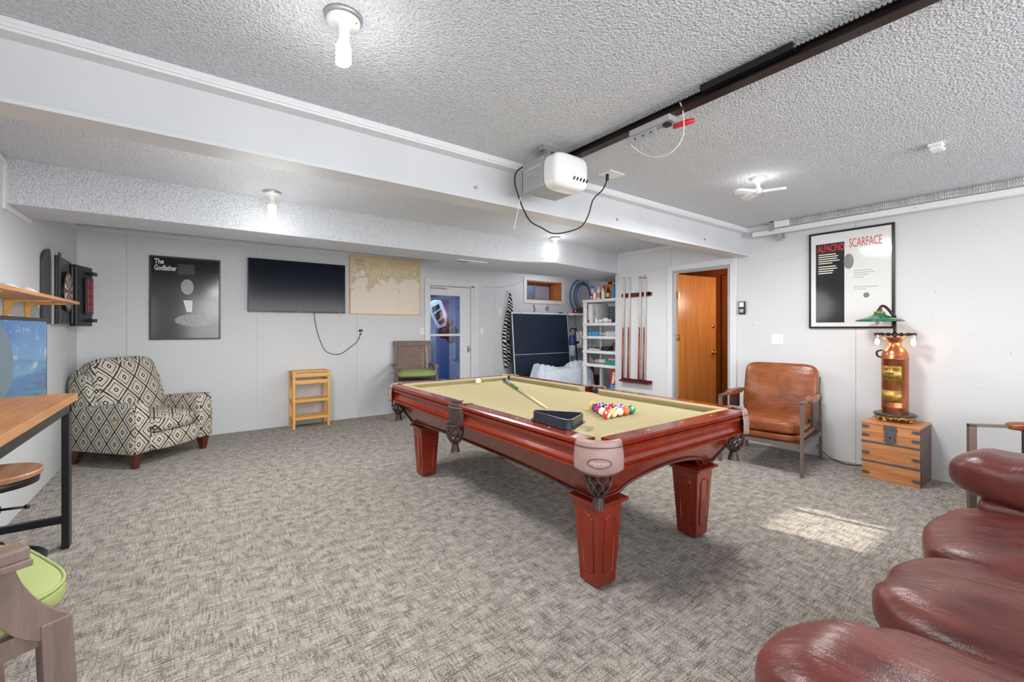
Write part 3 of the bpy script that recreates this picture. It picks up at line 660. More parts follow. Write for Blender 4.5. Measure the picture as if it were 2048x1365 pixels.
# ------------------------------------------------------------------ cue on the felt
cp0, cp1 = Vector((1.95, 2.235, BED+.008)), Vector((2.63, 3.70, BED+.017)); dd = (cp1-cp0); Lc = dd.length; dd.normalize()
q = thing('pool_cue', 'pool cue with green and grey butt lying across the felt', 'cue', cp0)
def seg_(a, b, r0, r1, name, m): MB().tube([cp0+dd*a, cp0+dd*b], [r0, r1], 14).build(name, m, q)
seg_(0, .015, .0060, .0064, 'tip', 'blanket'); seg_(.015, .035, .0066, .0068, 'ferrule', 'b_white'); seg_(.035, .90, .0068, .0120, 'shaft', plain('maple_shaft', (236, 212, 176), .3))
seg_(.90, .93, .0122, .0124, 'joint', 'black'); seg_(.93, 1.22, .0124, .0135, 'forearm', plain('green_cue_butt', (74, 122, 52), .3)); seg_(1.22, 1.50, .0136, .0145, 'wrap', plain('grey_cue_wrap', (128, 138, 156), .6)); seg_(1.50, Lc, .0146, .015, 'butt_cap', 'black')
# ------------------------------------------------------------------ triangle rack
tp = [Vector((1.535, 1.945)), Vector((1.735, 1.675)), Vector((1.515, 1.565))]
tr = thing('ball_rack', 'black plastic triangle rack lying on the near left rail', 'rack', (1.6, 1.72, RT+.001))
def rtri(off, rad, n=6):
    c = (tp[0]+tp[1]+tp[2])/3; out = []
    for i in range(3):
        p, a, b_ = tp[i], tp[i-1], tp[(i+1) % 3]; d1 = (a-p).normalized(); d2 = (b_-p).normalized(); ang = d1.angle(d2)
        bis = (d1+d2).normalized(); cen = p+bis*((rad)/math.sin(ang/2))
        s_ = (-d1).angle(bis); st = math.atan2((p-cen).y, (p-cen).x); half = (PI-ang)/2
        arc = [cen+Vector((math.cos(st+t), math.sin(st+t)))*(rad+off) for t in [half*(1-2*j/n) for j in range(n+1)]]
        out += arc
    return out
r1, r2, r3 = rtri(0, .03), rtri(-.006, .03), rtri(.014, .03); N_ = len(r1)
def ringmesh(ra, rb, za, zb_):
    mb = MB(); vs = [(p.x, p.y, z) for z in (za, zb_) for rr in (ra, rb) for p in rr]
    fs = []
    for i in range(N_):
        j = (i+1) % N_; fs += [(i, j, 2*N_+j, 2*N_+i), (N_+i, 3*N_+i, 3*N_+j, N_+j), (i, N_+i, N_+j, j), (2*N_+i, 2*N_+j, 3*N_+j, 3*N_+i)]
    mb.add(vs, fs); return mb
M['rackpl'] = plain('navy_black_plastic', (34, 40, 52), .25)
for nm, mb in (('wall', ringmesh(r1, r2, RT+.001, RT+.052)), ('flange', ringmesh(r3, r1, RT+.004, RT+.008))):
    o = mb.build(nm, 'rackpl', tr); bm = bmesh.new(); bm.from_mesh(o.data); bmesh.ops.recalc_face_normals(bm, faces=bm.faces); bm.to_mesh(o.data); bm.free()
# ================================================================== RECLINER (local: faces -y, width along x)
def diamond():
    m = NT('diamond_upholstery'); uvn = m.n('ShaderNodeUVMap', uv_map='UVMap'); sx = m.n('ShaderNodeSeparateXYZ')
    nz = m.n('ShaderNodeTexNoise'); nz.inputs['Scale'].default_value = 26; nz.inputs['Detail'].default_value = 2; m.l(uvn.outputs[0], nz.inputs[0])
    m.l(uvn.outputs[0], sx.inputs[0])
    def cell(val, size, off):
        f = m.math('FRACT', m.math('ADD', m.math('DIVIDE', val, size), off)); return m.math('MULTIPLY', m.math('ABSOLUTE', m.math('SUBTRACT', f, .5)), 2)
    w, h = .185, .235
    d1 = m.math('ADD', cell(sx.outputs[0], w, 0), cell(sx.outputs[1], h, 0))
    d = m.math('MINIMUM', d1, m.math('SUBTRACT', 2, d1))        # 0 at centres, 1 on the edges
    d = m.math('ADD', d, m.math('MULTIPLY', m.math('SUBTRACT', nz.outputs[0], .5), .12))
    D, Lt, G, K = (24, 23, 22), (226, 219, 204), (134, 128, 116), (86, 80, 74)
    st = [(0, Lt), (.10, D), (.25, Lt), (.38, G), (.45, Lt), (.57, D), (.68, Lt), (.77, K), (.81, Lt), (.90, D)]
    x = m.ramp(d, st); m.l  # stops
    for nd in m.t.nodes:
        if nd.type == 'VALTORGB': nd.color_ramp.interpolation = 'CONSTANT'
    fine = m.noise(m.coord(), 240, 2, .8); m.col(m.mix(.14, x, m.ramp(fine, [(.3, (60, 56, 52)), (.7, (200, 195, 184))])))
    m.p(rough=.95, spec=.1); m.bump(fine, .4, .004); return m.m
M['dia'] = diamond()
rc = thing('recliner_armchair', 'recliner armchair in black and cream diamond patterned fabric in the corner', 'armchair', (-.40, 5.86, 0), R(42), local=True)
def cush(name, c, h, parent, m='dia', p=5, crown=(0, 0, 0), n=10, mat=None, fn=None, uv=True): return MB().cushion(c, h, p, n, crown, mat, fn).build(name, m, parent, uv=uv)
# arms: tall slabs with a rounded top that slopes to the back
for s_ in (-1, 1):
    a = MB(); x0, x1 = s_*.255, s_*.415
    prof_ = [(-.40, .135), (-.41, .30), (-.405, .50), (-.385, .585), (-.33, .615), (-.15, .60), (.15, .57), (.36, .56), (.38, .30), (.37, .135)]
    def shape(w, q, s_=s_): return w
    fr_ = Fr((min(x0, x1), 0, 0), (0, 1, 0), (0, 0, 1))
    a.prism(fr_, prof_, 0, .16); a.build('arm', 'dia', rc, bev=.03, seg=4, sm=True, uv=True)
    b_ = MB().tube(smooth_path([(s_*.398, y, z) for y, z in ((-.408, .16), (-.408, .48), (-.385, .575), (-.33, .606), (.2, .562))]), .006, 6); b_.build('piping', 'dia', rc, uv=True)
MB().box((-.26, -.385, .135), (.26, .38, .30)).build('seat_base', 'dia', rc, bev=.02, seg=3, sm=True, uv=True)
cush('seat_cushion', (0, -.08, .375), (.262, .33, .085), rc, crown=(0, .02, .03), p=4.5)
MB().cushion((0, -.385, .215), (.258, .03, .085), 4, 8).build('footrest_panel', 'dia', rc, uv=True)
bm_ = Matrix.Rotation(R(-17), 3, 'X')
cush('back_cushion', (0, .27, .68), (.315, .13, .335), rc, crown=(0, .05, .0), mat=bm_, p=5.5, n=12)
cush('back_shell', (0, .36, .56), (.345, .075, .38), rc, mat=bm_, p=6)
for s_ in (-1, 1): cush('back_wing', (s_*.325, .31, .60), (.05, .13, .27), rc, mat=bm_, p=3.5)
MB().box((.418, -.23, .455), (.423, -.16, .472)).build('control_plate', 'brass', rc)
MB().box((-.423, -.23, .455), (-.418, -.16, .472)).build('control_plate', 'brass', rc)
M['walnut'] = plain('dark_walnut_leg', (84, 40, 26), .35)
for sx in (-1, 1):
    MB().hexa([(sx*.355-.022, -.365, 0), (sx*.355+.022, -.365, 0), (sx*.355+.022, -.321, 0), (sx*.355-.022, -.321, 0)], [(sx*.35-.04, -.385, .14), (sx*.35+.04, -.385, .14), (sx*.35+.04, -.30, .14), (sx*.35-.04, -.30, .14)]).build('leg', 'walnut', rc, bev=.003)
    MB().hexa([(sx*.355-.022, .37, 0), (sx*.355+.022, .37, 0), (sx*.355+.022, .414, 0), (sx*.355-.022, .414, 0)], [(sx*.35-.04, .28, .14), (sx*.35+.04, .28, .14), (sx*.35+.04, .36, .14), (sx*.35-.04, .36, .14)]).build('leg', 'walnut', rc, bev=.003)

# ================================================================== BAR TABLE on the left
bt = thing('bar_table', 'tall narrow bar table with oak top and black steel frame', 'table', (-.80, 3.05, 0))
for i in range(4):
    w = .105; MB().box((-1.0+.01+i*(w-.0), 2.33, .878), (-1.0+.01+(i+1)*w-.0015, 3.76, .92)).build('top_board', 'oak_x', bt, bev=.0025)
fr_ = MB(); fr_.box((-.625, 2.36, .815), (-.595, 3.72, .877)).box((-.985, 2.36, .815), (-.955, 3.72, .877)).box((-.985, 3.69, .815), (-.595, 3.72, .877)); fr_.build('top_frame', 'black_met', bt, bev=.002)
for y in (3.66, 2.38):
    for x in (-.628, -.985): MB().box((x-.0, y, 0), (x+.033, y+.075, .83)).build('leg', 'black_met', bt, bev=.002)
    MB().box((-.955, y+.02, .15), (-.628, y+.055, .19)).build('stretcher', 'black_met', bt, bev=.002)
# ================================================================== STOOL
st = thing('bar_stool', 'round oak seated stool on black screw pedestal by the bar table', 'stool', (-.755, 3.04, 0))
sx, sy = -.745, 2.98
MB().lathe([(0, .633), (.165, .633), (.172, .638), (.175, .655), (.170, .661), (0, .661)], (sx, sy, 0), 40, smooth=False).build('seat', 'oak_seat', st)
MB().lathe([(.155, .600), (.160, .600), (.163, .632), (0, .632)], (sx, sy, 0), 36).build('seat_rim', 'black_met', st)
k = MB(); k.lathe([(.028, .2), (.028, .47), (.04, .475), (.04, .50), (.018, .505), (.018, .6), (.06, .603)], (sx, sy, 0), 20); k.build('column', 'black_met', st)
k = MB(); k.cyl((sx, sy, .49), (sx+.12, sy-.02, .49), .006, 8); k.sphere((sx+.125, sy-.02, .49), .011, 10, 6); k.build('height_lever', 'black_met', st)
k = MB().tube([(sx+.175*math.cos(2*PI*i/40), sy+.175*math.sin(2*PI*i/40), .235) for i in range(40)], .013, 8, closed=True); k.build('foot_ring', 'black_met', st)
for a in (52, 142, 232, 322):
    c_, s_ = math.cos(R(a)), math.sin(R(a)); MB().bar((sx+.03*c_, sy+.03*s_, .33), (sx+.27*c_, sy+.27*s_, .012), .045, .02, (c_, s_, 0)).build('leg', 'black_met', st, bev=.002)
# ================================================================== SPECTATOR CHAIRS with green cushions (local: faces +x)
def spectator_chair(label, loc, rot, cz):
    c = thing('wooden_armchair', label, 'chair', loc, rot, 'spectator chairs with green cushions', local=True)
    g = 'graywood'
    for s_ in (-1, 1):
        MB().hexa([(.235-.03, s_*.285-.024, 0), (.245+.03, s_*.285-.024, 0), (.245+.03, s_*.285+.024, 0), (.235-.03, s_*.285+.024, 0)], [(.185, s_*.285-.024, .56), (.245, s_*.285-.024, .56), (.245, s_*.285+.024, .56), (.185, s_*.285+.024, .56)]).build('leg', g, c, bev=.003)
        MB().bar((-.27, s_*.25, 0), (-.22, s_*.25, .56), .045, .05, (1, 0, 0)).build('leg', g, c, bev=.003)
        MB().bar((-.225, s_*.255, .55), (-.31, s_*.255, 1.08), .045, .03, (1, 0, 0)).build('back_post', g, c, bev=.003)
        # curved arm support and arm rest
        P = [(q.x, q.z) for q in smooth_path([(.245, 0, .50), (.18, 0, .525), (.13, 0, .575), (.095, 0, .65), (.075, 0, .735)], 4)]
        Q = [(q.x, q.z) for q in smooth_path([(.245, 0, .56), (.215, 0, .585), (.185, 0, .625), (.155, 0, .685), (.14, 0, .735)], 4)]; fr2 = Fr((0, s_*.285+.02, 0), (1, 0, 0), (0, 0, 1))
        poly = P+Q[::-1]
        MB().prism(fr2, poly, 0, .04).build('arm_support', g, c, bev=.002)
        MB().box((-.29, s_*.287-.032, .745), (.165, s_*.287+.032, .778)).build('arm_rest', g, c, bev=.006)
        MB().box((.06, s_*.287-.038, .73), (.168, s_*.287+.038, .747)).build('arm_block', g, c, bev=.003)
        MB().bar((-.2, s_*.28, .53), (.2, s_*.28, .53), .03, .05).build('seat_rail', g, c, bev=.002)
    MB().box((.185, -.29, .505), (.215, .29, .56)).build('seat_rail', g, c, bev=.002)
    MB().box((-.22, -.27, .54), (.21, .27, .56)).build('seat_board', g, c, bev=.002)
    MB().bar((-.20, -.25, .2), (-.20, .25, .2), .03, .03).build('stretcher', g, c); MB().bar((.2, -.27, .2), (.2, .27, .2), .03, .03).build('stretcher', g, c)
    MB().bar((-.315, -.29, 1.085), (-.315, .29, 1.085), .03, .075, (-.16, 0, 1)).build('top_rail', g, c, bev=.004)
    MB().bar((-.235, -.24, .67), (-.235, .24, .67), .02, .03).build('lower_back_rail', g, c)
    # woven back: crossing strips
    wv = MB()
    for i in range(15):
        y = -.175+.35*i/14; wv.tube([(-.243-.002+(.006 if (j+i) % 2 else -.006)-.157*j*.02, y, .69+.36*j/18) for j in range(19)], .0085, 4, flat=.5)
    for j in range(18):
        z = .70+.34*j/17; wv.tube([(-.246-.157*(z-.69)+(.006 if (i+j) % 2 else -.006), -.19+.38*i/15, z) for i in range(16)], .0065, 4, flat=.5)
    tag(wv.build('woven_back', plain('brown_cane', (146, 112, 92), .6), c), 'brown woven cane panel')
    for s_ in (-1, 1): MB().bar((-.238, s_*.2, .68), (-.305, s_*.2, 1.06), .03, .025, (1, 0, 0)).build('back_stile', g, c)
    cu = MB().cushion((.02, 0, cz), (.262, .285, .046), 4.2, 12, (0, 0, .012)); o = cu.build('seat_cushion', 'green_fab', c)
    MB().tube([(.02+.26*(abs(math.cos(t))**.5)*math.copysign(1, math.cos(t)), .283*(abs(math.sin(t))**.5)*math.copysign(1, math.sin(t)), cz+.026) for t in [2*PI*i/48 for i in range(48)]], .005, 5, closed=True).build('piping', 'green_fab', o)
    for s_ in (-1, 1): MB().bar((-.22, s_*.26, cz), (-.25, s_*.33, cz-.01), .02, .004).build('tie', 'green_fab', o)
    return c
spectator_chair('wooden armchair with green cushion cut off at the lower left edge', (-.615, 1.786, 0), R(27), .59)
spectator_chair('cane backed wooden armchair with green cushion beside the glazed door', (2.68, 6.07, 0), R(-106), .655)

# ================================================================== LEFT WALL: screen, shelf, darts
tv = thing('wall_screen', 'large wall mounted screen showing a blue beach scene', 'screen', (-.985, 4.5, .98))
FT = FLf(3.54, .62, -.998)
MB().fbox(FT, 0, 0, 1.52, .78, 0, .05).build('casing', 'black', tv, bev=.004)
def beach():
    m = NT('beach_picture'); tc = m.n('ShaderNodeTexCoord'); sp = m.n('ShaderNodeSeparateXYZ'); m.l(tc.outputs['Object'], sp.inputs[0])
    z = sp.outputs[2]; n = m.noise(m.coord((1, 3, 9)), 3, 4); cl = m.noise(m.coord((1, 3, 5)), 2.1, 5, .6)
    y = m.math('ADD', z, m.math('MULTIPLY', m.math('SUBTRACT', n, .5), .05))
    g = m.ramp(m.math('MULTIPLY_ADD', y, 1.3, .52), [(.05, (70, 178, 150)), (.22, (60, 170, 176)), (.40, (40, 130, 198)), (.52, (66, 150, 214)), (.56, (120, 186, 232)), (.95, (66, 146, 222))])
    sky = m.math('GREATER_THAN', z, .04); f = m.math('MULTIPLY', m.ramp(cl, [(.56, (0, 0, 0, 1)), (.68, (.9, .9, .9, 1))]), sky)
    c = m.mix(f, g, lin((240, 246, 250))); m.col((.01, .01, .01, 1)); m.l(c, m.b.inputs['Emission Color']); m.p(es=.62, rough=.12, spec=.4); return m.m
M['beach'] = beach()
sc_ = MB().fbox(FT, .028, .028, 1.492, .752, .05, .0515).build('picture', 'beach', tv)
rk = MB().prism(FT, [(.028, .20), (.50, .24), (.66, .36), (.70, .48), (.66, .56), (.60, .64), (.52, .70), (.45, .72), (.3, .752), (.028, .752)], .0515, .0525); rk.build('rock_image', emit('rock_image', (92, 108, 118), .4), sc_)
rk = MB().prism(FT, [(1.17, .06), (1.22, .04), (1.33, .05), (1.38, .1), (1.34, .16), (1.25, .19), (1.17, .15)], .0515, .0525).prism(FT, [(1.335, .16), (1.35, .16), (1.395, .33), (1.38, .335)], .0515, .0527, 1); rk.build('boat_image', [emit('boat_hull', (150, 120, 92), .5), emit('boat_mast', (176, 84, 74), .5)], sc_)

ws = thing('wall_shelf', 'long varnished wooden wall shelf on brackets above the screen', 'shelf', (-.88, 3.4, 1.5))
MB().box((-.998, 1.6, 1.515), (-.75, 5.0, 1.538)).build('board', 'shelf_wd', ws, bev=.004)
for y in (2.2, 3.3, 4.28, 4.72):
    P = [(-.75, 1.505), (-.90, 1.505), (-.955, 1.495), (-.975, 1.46), (-.978, 1.38)]
    k = MB(); fr_ = Fr((0, y+.015, 0), (1, 0, 0), (0, 0, 1)); k.prism(fr_, [(-.998, 1.36), (-.975, 1.36), (-.972, 1.46), (-.955, 1.488), (-.92, 1.497), (-.79, 1.500), (-.775, 1.5145), (-.998, 1.5145)], 0, .03); k.build('bracket', 'bamboo', ws, bev=.002)
cl_ = MB().sheet(lambda u, v: (-.98+.17*v, 3.55+1.0*u, 1.545+.05*math.sin(PI*u)**.5*math.sin(PI*min(1, v*1.0))*(.7+.3*math.sin(17*u+5*v))), 24, 10, th=.004)
tag(cl_.build('white_cloth', plain('white_cotton', (226, 226, 226), .9)), 'crumpled white cloth lying on the wall shelf', 'cloth')
cb = MB().tube(smooth_path([(-.93, 4.40, 1.56), (-.93, 4.52, 1.60), (-.92, 4.62, 1.56), (-.93, 4.70, 1.541)]), .003, 5); tag(cb.build('thin_cable', 'black_rub'), 'thin dark cable trailing over the wall shelf', 'cable')

db = thing('dartboard_cabinet', 'black electronic dartboard cabinet with open doors on the left wall', 'dartboard', (-.95, 5.7, 1.68))
FD = FLf(5.38, 1.36, -.998)     # u along +y, 0..; v up; n into the room
# left door folded back against the wall with curved top
MB().prism(FD, [(-.27, 0), (-.005, 0), (-.005, .52)]+[(-.005-.265*math.sin(PI/2*i/10), .52+.12*math.cos(PI/2*i/10)) for i in range(1, 11)], .0, .018).build('left_door', plain('dark_grey_panel', (62, 60, 60), .4), db, bev=.002)
MB().fbox(FD, -.003, -.005, .012, .665, 0, .03).build('side_rail', 'gray_metal', db, bev=.003)
MB().fbox(FD, .014, 0, .56, .60, 0, .05).build('backboard', 'black', db, bev=.004)
k = MB(); k.fbox(FD, .03, 0, .11, .63, .05, .058); k.build('surround', 'black', db, bev=.006)
MB().fbox(FD, .50, 0, .56, .57, .05, .07).build('surround', 'black', db, bev=.006)
tg = MB(); c_ = (.31, .30)
o_ = FD.pt(c_[0], c_[1], .05)
def disc(mb, r, cc, mi, seg=40): mb.prism(FD, ell(c_[0], c_[1], r, r, seg), .05, cc, mi)
disc(tg, .185, .072, 0)
tgt = tg.build('target', 'black', db)
for k_ in range(20):
    a0, a1 = 2*PI*(k_-.5)/20, 2*PI*(k_+.5)/20
    for (ra, rb, cols) in ((.02, .085, ('black', 'b_white')), (.085, .098, ('red', 'b_white')), (.098, .145, ('black', 'b_white')), (.145, .157, ('red', 'b_white'))):
        poly = [(c_[0]+r_*math.cos(a), c_[1]+r_*math.sin(a)) for r_, aa in ((ra, (a0, a1)), (rb, (a1, a0))) for a in aa]
        MB().prism(FD, poly, .072, .0745).build('segment', cols[k_ % 2] if rb > .1 or 1 else 'black', tgt)
MB().prism(FD, ell(c_[0], c_[1], .02, .02, 16), .072, .077).build('bull', 'red', tgt)
k = MB()
for k_ in range(20):
    a = 2*PI*k_/20; text(k, str([20, 1, 18, 4, 13, 6, 10, 15, 2, 17, 3, 19, 7, 16, 8, 11, 14, 9, 12, 5][k_]), FD, c_[0]+.172*math.sin(a), c_[1]+.172*math.cos(a)-.008, .016, th=.0735, c=0, align='C')
k.build('numbers', 'b_white', tgt)
k = MB(); text(k, 'DARTS 501', FD, .2, .555, .02, th=.0505, c=0); k.build('lettering', 'gray_metal', db)
# scoreboard door standing slightly open to the right
FS = Fr(FD.pt(.56, 0, .06), (.24, .97, 0), (0, 0, 1)); 
MB().fbox(FS, 0, -.02, .30, .585, -.03, .03).build('right_door', 'black', db, bev=.01)
MB().fbox(FS, .13, .10, .27, .47, .03, .05).build('score_housing', 'black', db, bev=.006)
for r_ in range(4):
    for c2 in range(2): MB().fbox(FS, .142+c2*.062, .125+r_*.085, .192+c2*.062, .195+r_*.085, .05, .053).build('score_digit_panel', plain('dark_red_display', (150, 34, 36), .3) if 'dr' not in M else 'dr', db)
for z in (.02, .50): MB().fbox(FS, .20, z, .285, z+.035, .03, .075).build('dart_holder', 'black', db, bev=.003)

# ================================================================== BACK WALL pictures
def frame(name, label, fr_, w, h, fw, depth, fm, pm, cat='picture', inset=.004):
    t = thing(name, label, cat, fr_.pt(w/2, 0, 0))
    for a0, b0, a1, b1 in ((0, 0, w, fw), (0, h-fw, w, h), (0, fw, fw, h-fw), (w-fw, fw, w, h-fw)):
        MB().fbox(fr_, a0, b0, a1, b1, .0005, depth).build('frame_side', fm, t, bev=.0015)
    pr = MB().fbox(fr_, fw, fw, w-fw, h-fw, .001, depth-inset).build('print', pm, t)
    return t, pr, depth-inset
G = lambda v, r=.18: plain('grey_print_%d' % v, (v, v, v), r, var=.03, sc=60)
t1, pr1, c1 = frame('framed_poster', 'black framed dark film poster with white title lettering above the armchair', FB(-.40, 1.185), .68, .98, .018, .024, 'black', plain('dark_poster_paper', (36, 38, 42), .12, var=.25, sc=3))
fp = FB(-.40, 1.185)
tx = MB(); text(tx, 'The', fp, .045, .885, .062, w=.085, th=c1+.0005, c=0, bold=.025); text(tx, 'Godfather', fp, .045, .812, .062, w=.205, th=c1+.0005, c=0, bold=.025); tx.build('title_lettering', G(224), pr1)
# plain generic stand-in artwork: pale and grey shapes on the dark field
k = MB(); k.prism(fp, ell(.35, .63, .062, .092, 30), c1, c1+.0004); k.build('pale_oval', G(150), pr1)
k = MB(); k.prism(fp, [(.31, .47), (.40, .47), (.395, .33), (.345, .33)], c1, c1+.0005); k.build('pale_block', G(212), pr1)
k = MB(); k.prism(fp, ell(.42, .23, .19, .072, 30), c1, c1+.0004); k.build('grey_oval', plain('mottled_grey_print', (126, 126, 126), .2, var=.4, sc=50), pr1)
k = MB(); k.prism(fp, [(.26, .78), (.42, .78), (.42, .90), (.26, .90)], c1-.0001, c1+.0003); k.build('grey_block', G(64), pr1)

tv2 = thing('television', 'wide flat television on the rear wall with dark screen', 'television', (1.17, 6.47, 1.53))
ft = FB(.568, 1.535)
MB().fbox(ft, .15, .1, 1.05, .6, 0, .03).build('wall_mount', 'black', tv2)
MB().fbox(ft, 0, 0, 1.20, .69, .03, .07).build('casing', 'black', tv2, bev=.004)
sm_ = NT('glossy_screen'); sm_.col(lin((22, 28, 40))); sm_.p(rough=.13, spec=.25); M['scr'] = sm_.m
MB().fbox(ft, .008, .018, 1.192, .682, .07, .0712).build('screen', 'scr', tv2)
k = MB(); text(k, 'Hisense', ft, .6, .004, .010, th=.0715, c=0, align='C'); k.fbox(ft, 1.13, .006, 1.15, .012, .0705, .072); k.build('logo', 'gray_metal', tv2)
oc = thing('wall_outlet', 'white wall outlet with black plugs right of the television cord', 'outlet', (2.0, 6.49, 1.22))
fo = FB(1.965, 1.20)
MB().fbox(fo, 0, 0, .075, .115, 0, .006).build('plate', 'white_pl', oc, bev=.002)
MB().fbox(fo, .012, .065, .062, .105, .006, .035).build('plug', 'black', oc, bev=.003); MB().fbox(fo, .02, .02, .052, .048, .006, .03).build('plug', 'black', oc, bev=.003)
cd = MB().tube(smooth_path([(1.36, 6.46, 1.55), (1.37, 6.485, 1.45), (1.42, 6.492, 1.22), (1.50, 6.492, 1.02), (1.60, 6.492, .955), (1.72, 6.492, .95), (1.84, 6.492, 1.03), (1.95, 6.49, 1.12), (1.995, 6.48, 1.22)]), .0045, 6)
cd.build('cord', 'black_rub', tv2)
# sea chart
t2, pr2, c2 = frame('framed_map', 'large sepia coastal chart in thin pale wood frame', FB(1.845, 1.525), 1.10, .875, .018, .03, plain('pale_frame', (226, 190, 142), .45), plain('x', (1, 1, 1)))
def chart():
    m = NT('sepia_chart'); v = m.coord((1, 1, 1)); n = m.noise(v, 3.4, 8, .68); tc = m.n('ShaderNodeTexCoord'); sp = m.n('ShaderNodeSeparateXYZ'); m.l(tc.outputs['Object'], sp.inputs[0])
    f = m.math('ADD', m.math('MULTIPLY', n, .9), m.math('MULTIPLY', sp.outputs[2], .42)); st_ = m.noise(m.coord((22, 1, 3)), 2, 3)
    land = m.ramp(f, [(.70, (0, 0, 0, 1)), (.715, (1, 1, 1, 1))]); edge = m.ramp(f, [(.66, (0, 0, 0, 1)), (.70, (1, 1, 1, 1)), (.74, (0, 0, 0, 1))])
    c = m.mix(land, lin((232, 220, 202)), m.ramp(st_, [(.3, (206, 188, 148)), (.7, (228, 208, 172))])); c = m.mix(m.math('MULTIPLY', edge, .5), c, lin((140, 128, 100)))
    gx = m.math('LESS_THAN', m.math('FRACT', m.math('MULTIPLY', sp.outputs[0], 5)), .012); gz = m.math('LESS_THAN', m.math('FRACT', m.math('MULTIPLY', sp.outputs[2], 5)), .012)
    c = m.mix(m.math('MULTIPLY', m.math('MAXIMUM', gx, gz), .35), c, lin((150, 136, 110))); m.col(c); m.p(rough=.45); return m.m
pr2.data.materials[0] = chart()
k = MB(); fm_ = FB(1.845, 1.525)
for j, (w_, h_) in enumerate(((.10, .012), (.14, .008), (.12, .006), (.15, .006))): k.fbox(fm_, .07, .80-j*.022, .07+w_, .80-j*.022+h_, c2, c2+.0003)
k.build('chart_text_lines', plain('faded_ink', (160, 140, 110), .5), pr2)
# ================================================================== BAMBOO RACK
rk = thing('bamboo_rack', 'small three tier bamboo shelf rack against the rear wall', 'shelf', (1.27, 6.32, 0))
x0, x1, y0, y1 = 1.045, 1.505, 6.20, 6.47
for x in (x0, x1-.032):
    for y in (y0, y1-.032): MB().box((x, y, 0), (x+.032, y+.032, .735)).build('post', 'bamboo_z', rk, bev=.002)
MB().box((x0-.002, y0-.004, .735), (x1+.002, y1, .752)).build('top', 'bamboo', rk, bev=.002)
for z in (.675, .585):
    MB().box((x0+.032, y0+.004, z), (x1-.032, y0+.02, z+.052)).build('front_rail', 'bamboo', rk); 
    for x in (x0+.004, x1-.02): MB().box((x, y0+.032, z), (x+.016, y1-.032, z+.052)).build('side_rail', 'bamboo', rk)
MB().box((x0+.02, y0+.02, .60), (x1-.02, y1-.01, .612)).build('tray_bottom', 'bamboo', rk)
for z in (.375, .145):
    MB().box((x0+.032, y0+.002, z-.03), (x1-.032, y0+.018, z+.005)).build('front_rail', 'bamboo', rk)
    for x in (x0+.004, x1-.02): MB().box((x, y0+.032, z-.03), (x+.016, y1-.032, z+.008)).build('side_rail', 'bamboo', rk)
    for i in range(5): MB().box((x0+.005, y0+.018+i*.05, z-.005), (x1-.005, y0+.063+i*.05, z+.005)).build('slat', 'bamboo', rk)
# switches on the back wall
def plate(name, label, fr_, w=.07, h=.115, cat='switch', toggle=1, m='white_pl'):
    t = thing(name, label, cat, fr_.pt(w/2, 0, 0)); MB().fbox(fr_, 0, 0, w, h, 0, .006).build('plate', m, t, bev=.002)
    for i in range(toggle): MB().fbox(fr_, w*(i+.5)/toggle-.005, h/2-.012, w*(i+.5)/toggle+.005, h/2+.012, .006, .014).build('toggle', m, t, bev=.002)
    return t
plate('light_switch', 'white light switch to the right of the glazed door', FB(4.10, 1.215)); plate('light_switch', 'white light switch between map and glazed door', FB(2.955, 1.215), .07, .115)
plate('cover_plate', 'small white plate left of the hanging striped towel', FB(4.50, 1.565), .06, .115, 'switch', 0)
plate('double_switch', 'white double switch below the thermostat by the oak door', FRt(2.16, 1.14), .115, .115, 'switch', 2)
wi = MB().tube(smooth_path([(4.16, 6.492, 2.06), (4.5, 6.492, 2.07), (4.9, 6.492, 2.16), (5.2, 6.492, 2.30)]), .003, 5); tag(wi.build('white_wire', 'gray_metal'), 'thin wire running along the rear wall above the towel', 'wire')
# ================================================================== REAR CORNER
# striped towel hanging from a hook
tw = thing('striped_towel', 'black and white striped towel hanging on the rear wall', 'towel', (4.70, 6.47, .70))
def towel_pt(u, v):
    z = 2.0-1.32*v; wdt = .02+.17*min(1, v*1.25)**.8; x = 4.705-.03*math.sin(v*2)+(u-.5)*2*wdt*.62+.02*math.sin(v*9)
    if v > .85: x += (u-.5)*-.25*(v-.85)*2
    return (x, 6.44+.035*math.sin(u*17+v*3)*min(1, v*2), z+.10*(u-.5)*v*2)
def stripes():
    m = NT('striped_cloth'); w = m.n('ShaderNodeTexWave'); w.inputs['Scale'].default_value = 7; w.inputs['Distortion'].default_value = 5; w.inputs['Detail'].default_value = 1; m.l(m.coord((.5, 0, 1.3), rot=(0, R(30), 0)), w.inputs[0])
    m.col(m.ramp(w.outputs[1], [(.46, (22, 22, 24)), (.54, (214, 214, 214))])); m.p(rough=.95, spec=.1); return m.m
MB().sheet(towel_pt, 26, 40, th=.006).build('cloth', stripes(), tw)
MB().box((4.69, 6.47, 1.98), (4.72, 6.5, 2.02)).build('hook', 'zinc', tw)
hk = MB(); hk.tube(smooth_path([(5.32, 6.49, 1.74), (5.32, 6.46, 1.70), (5.32, 6.46, 1.66), (5.32, 6.48, 1.64)]), .008, 6); hk.lathe([(.014, 0), (.014, .008), (0, .01)], (5.32, 6.485, 1.76), 10, 'y'); tag(hk.build('coat_hook', 'iron'), 'small dark hook below the rear window', 'hook')
vv = MB().lathe([(.045, .0), (.045, .01), (.03, .018), (.03, .03), (.015, .035), (0, .036)], (5.66, 6.465, 1.73), 20, 'y'); tag(vv.build('round_valve', 'gray_metal'), 'round metal fitting on the wall below the rear window', 'fitting')
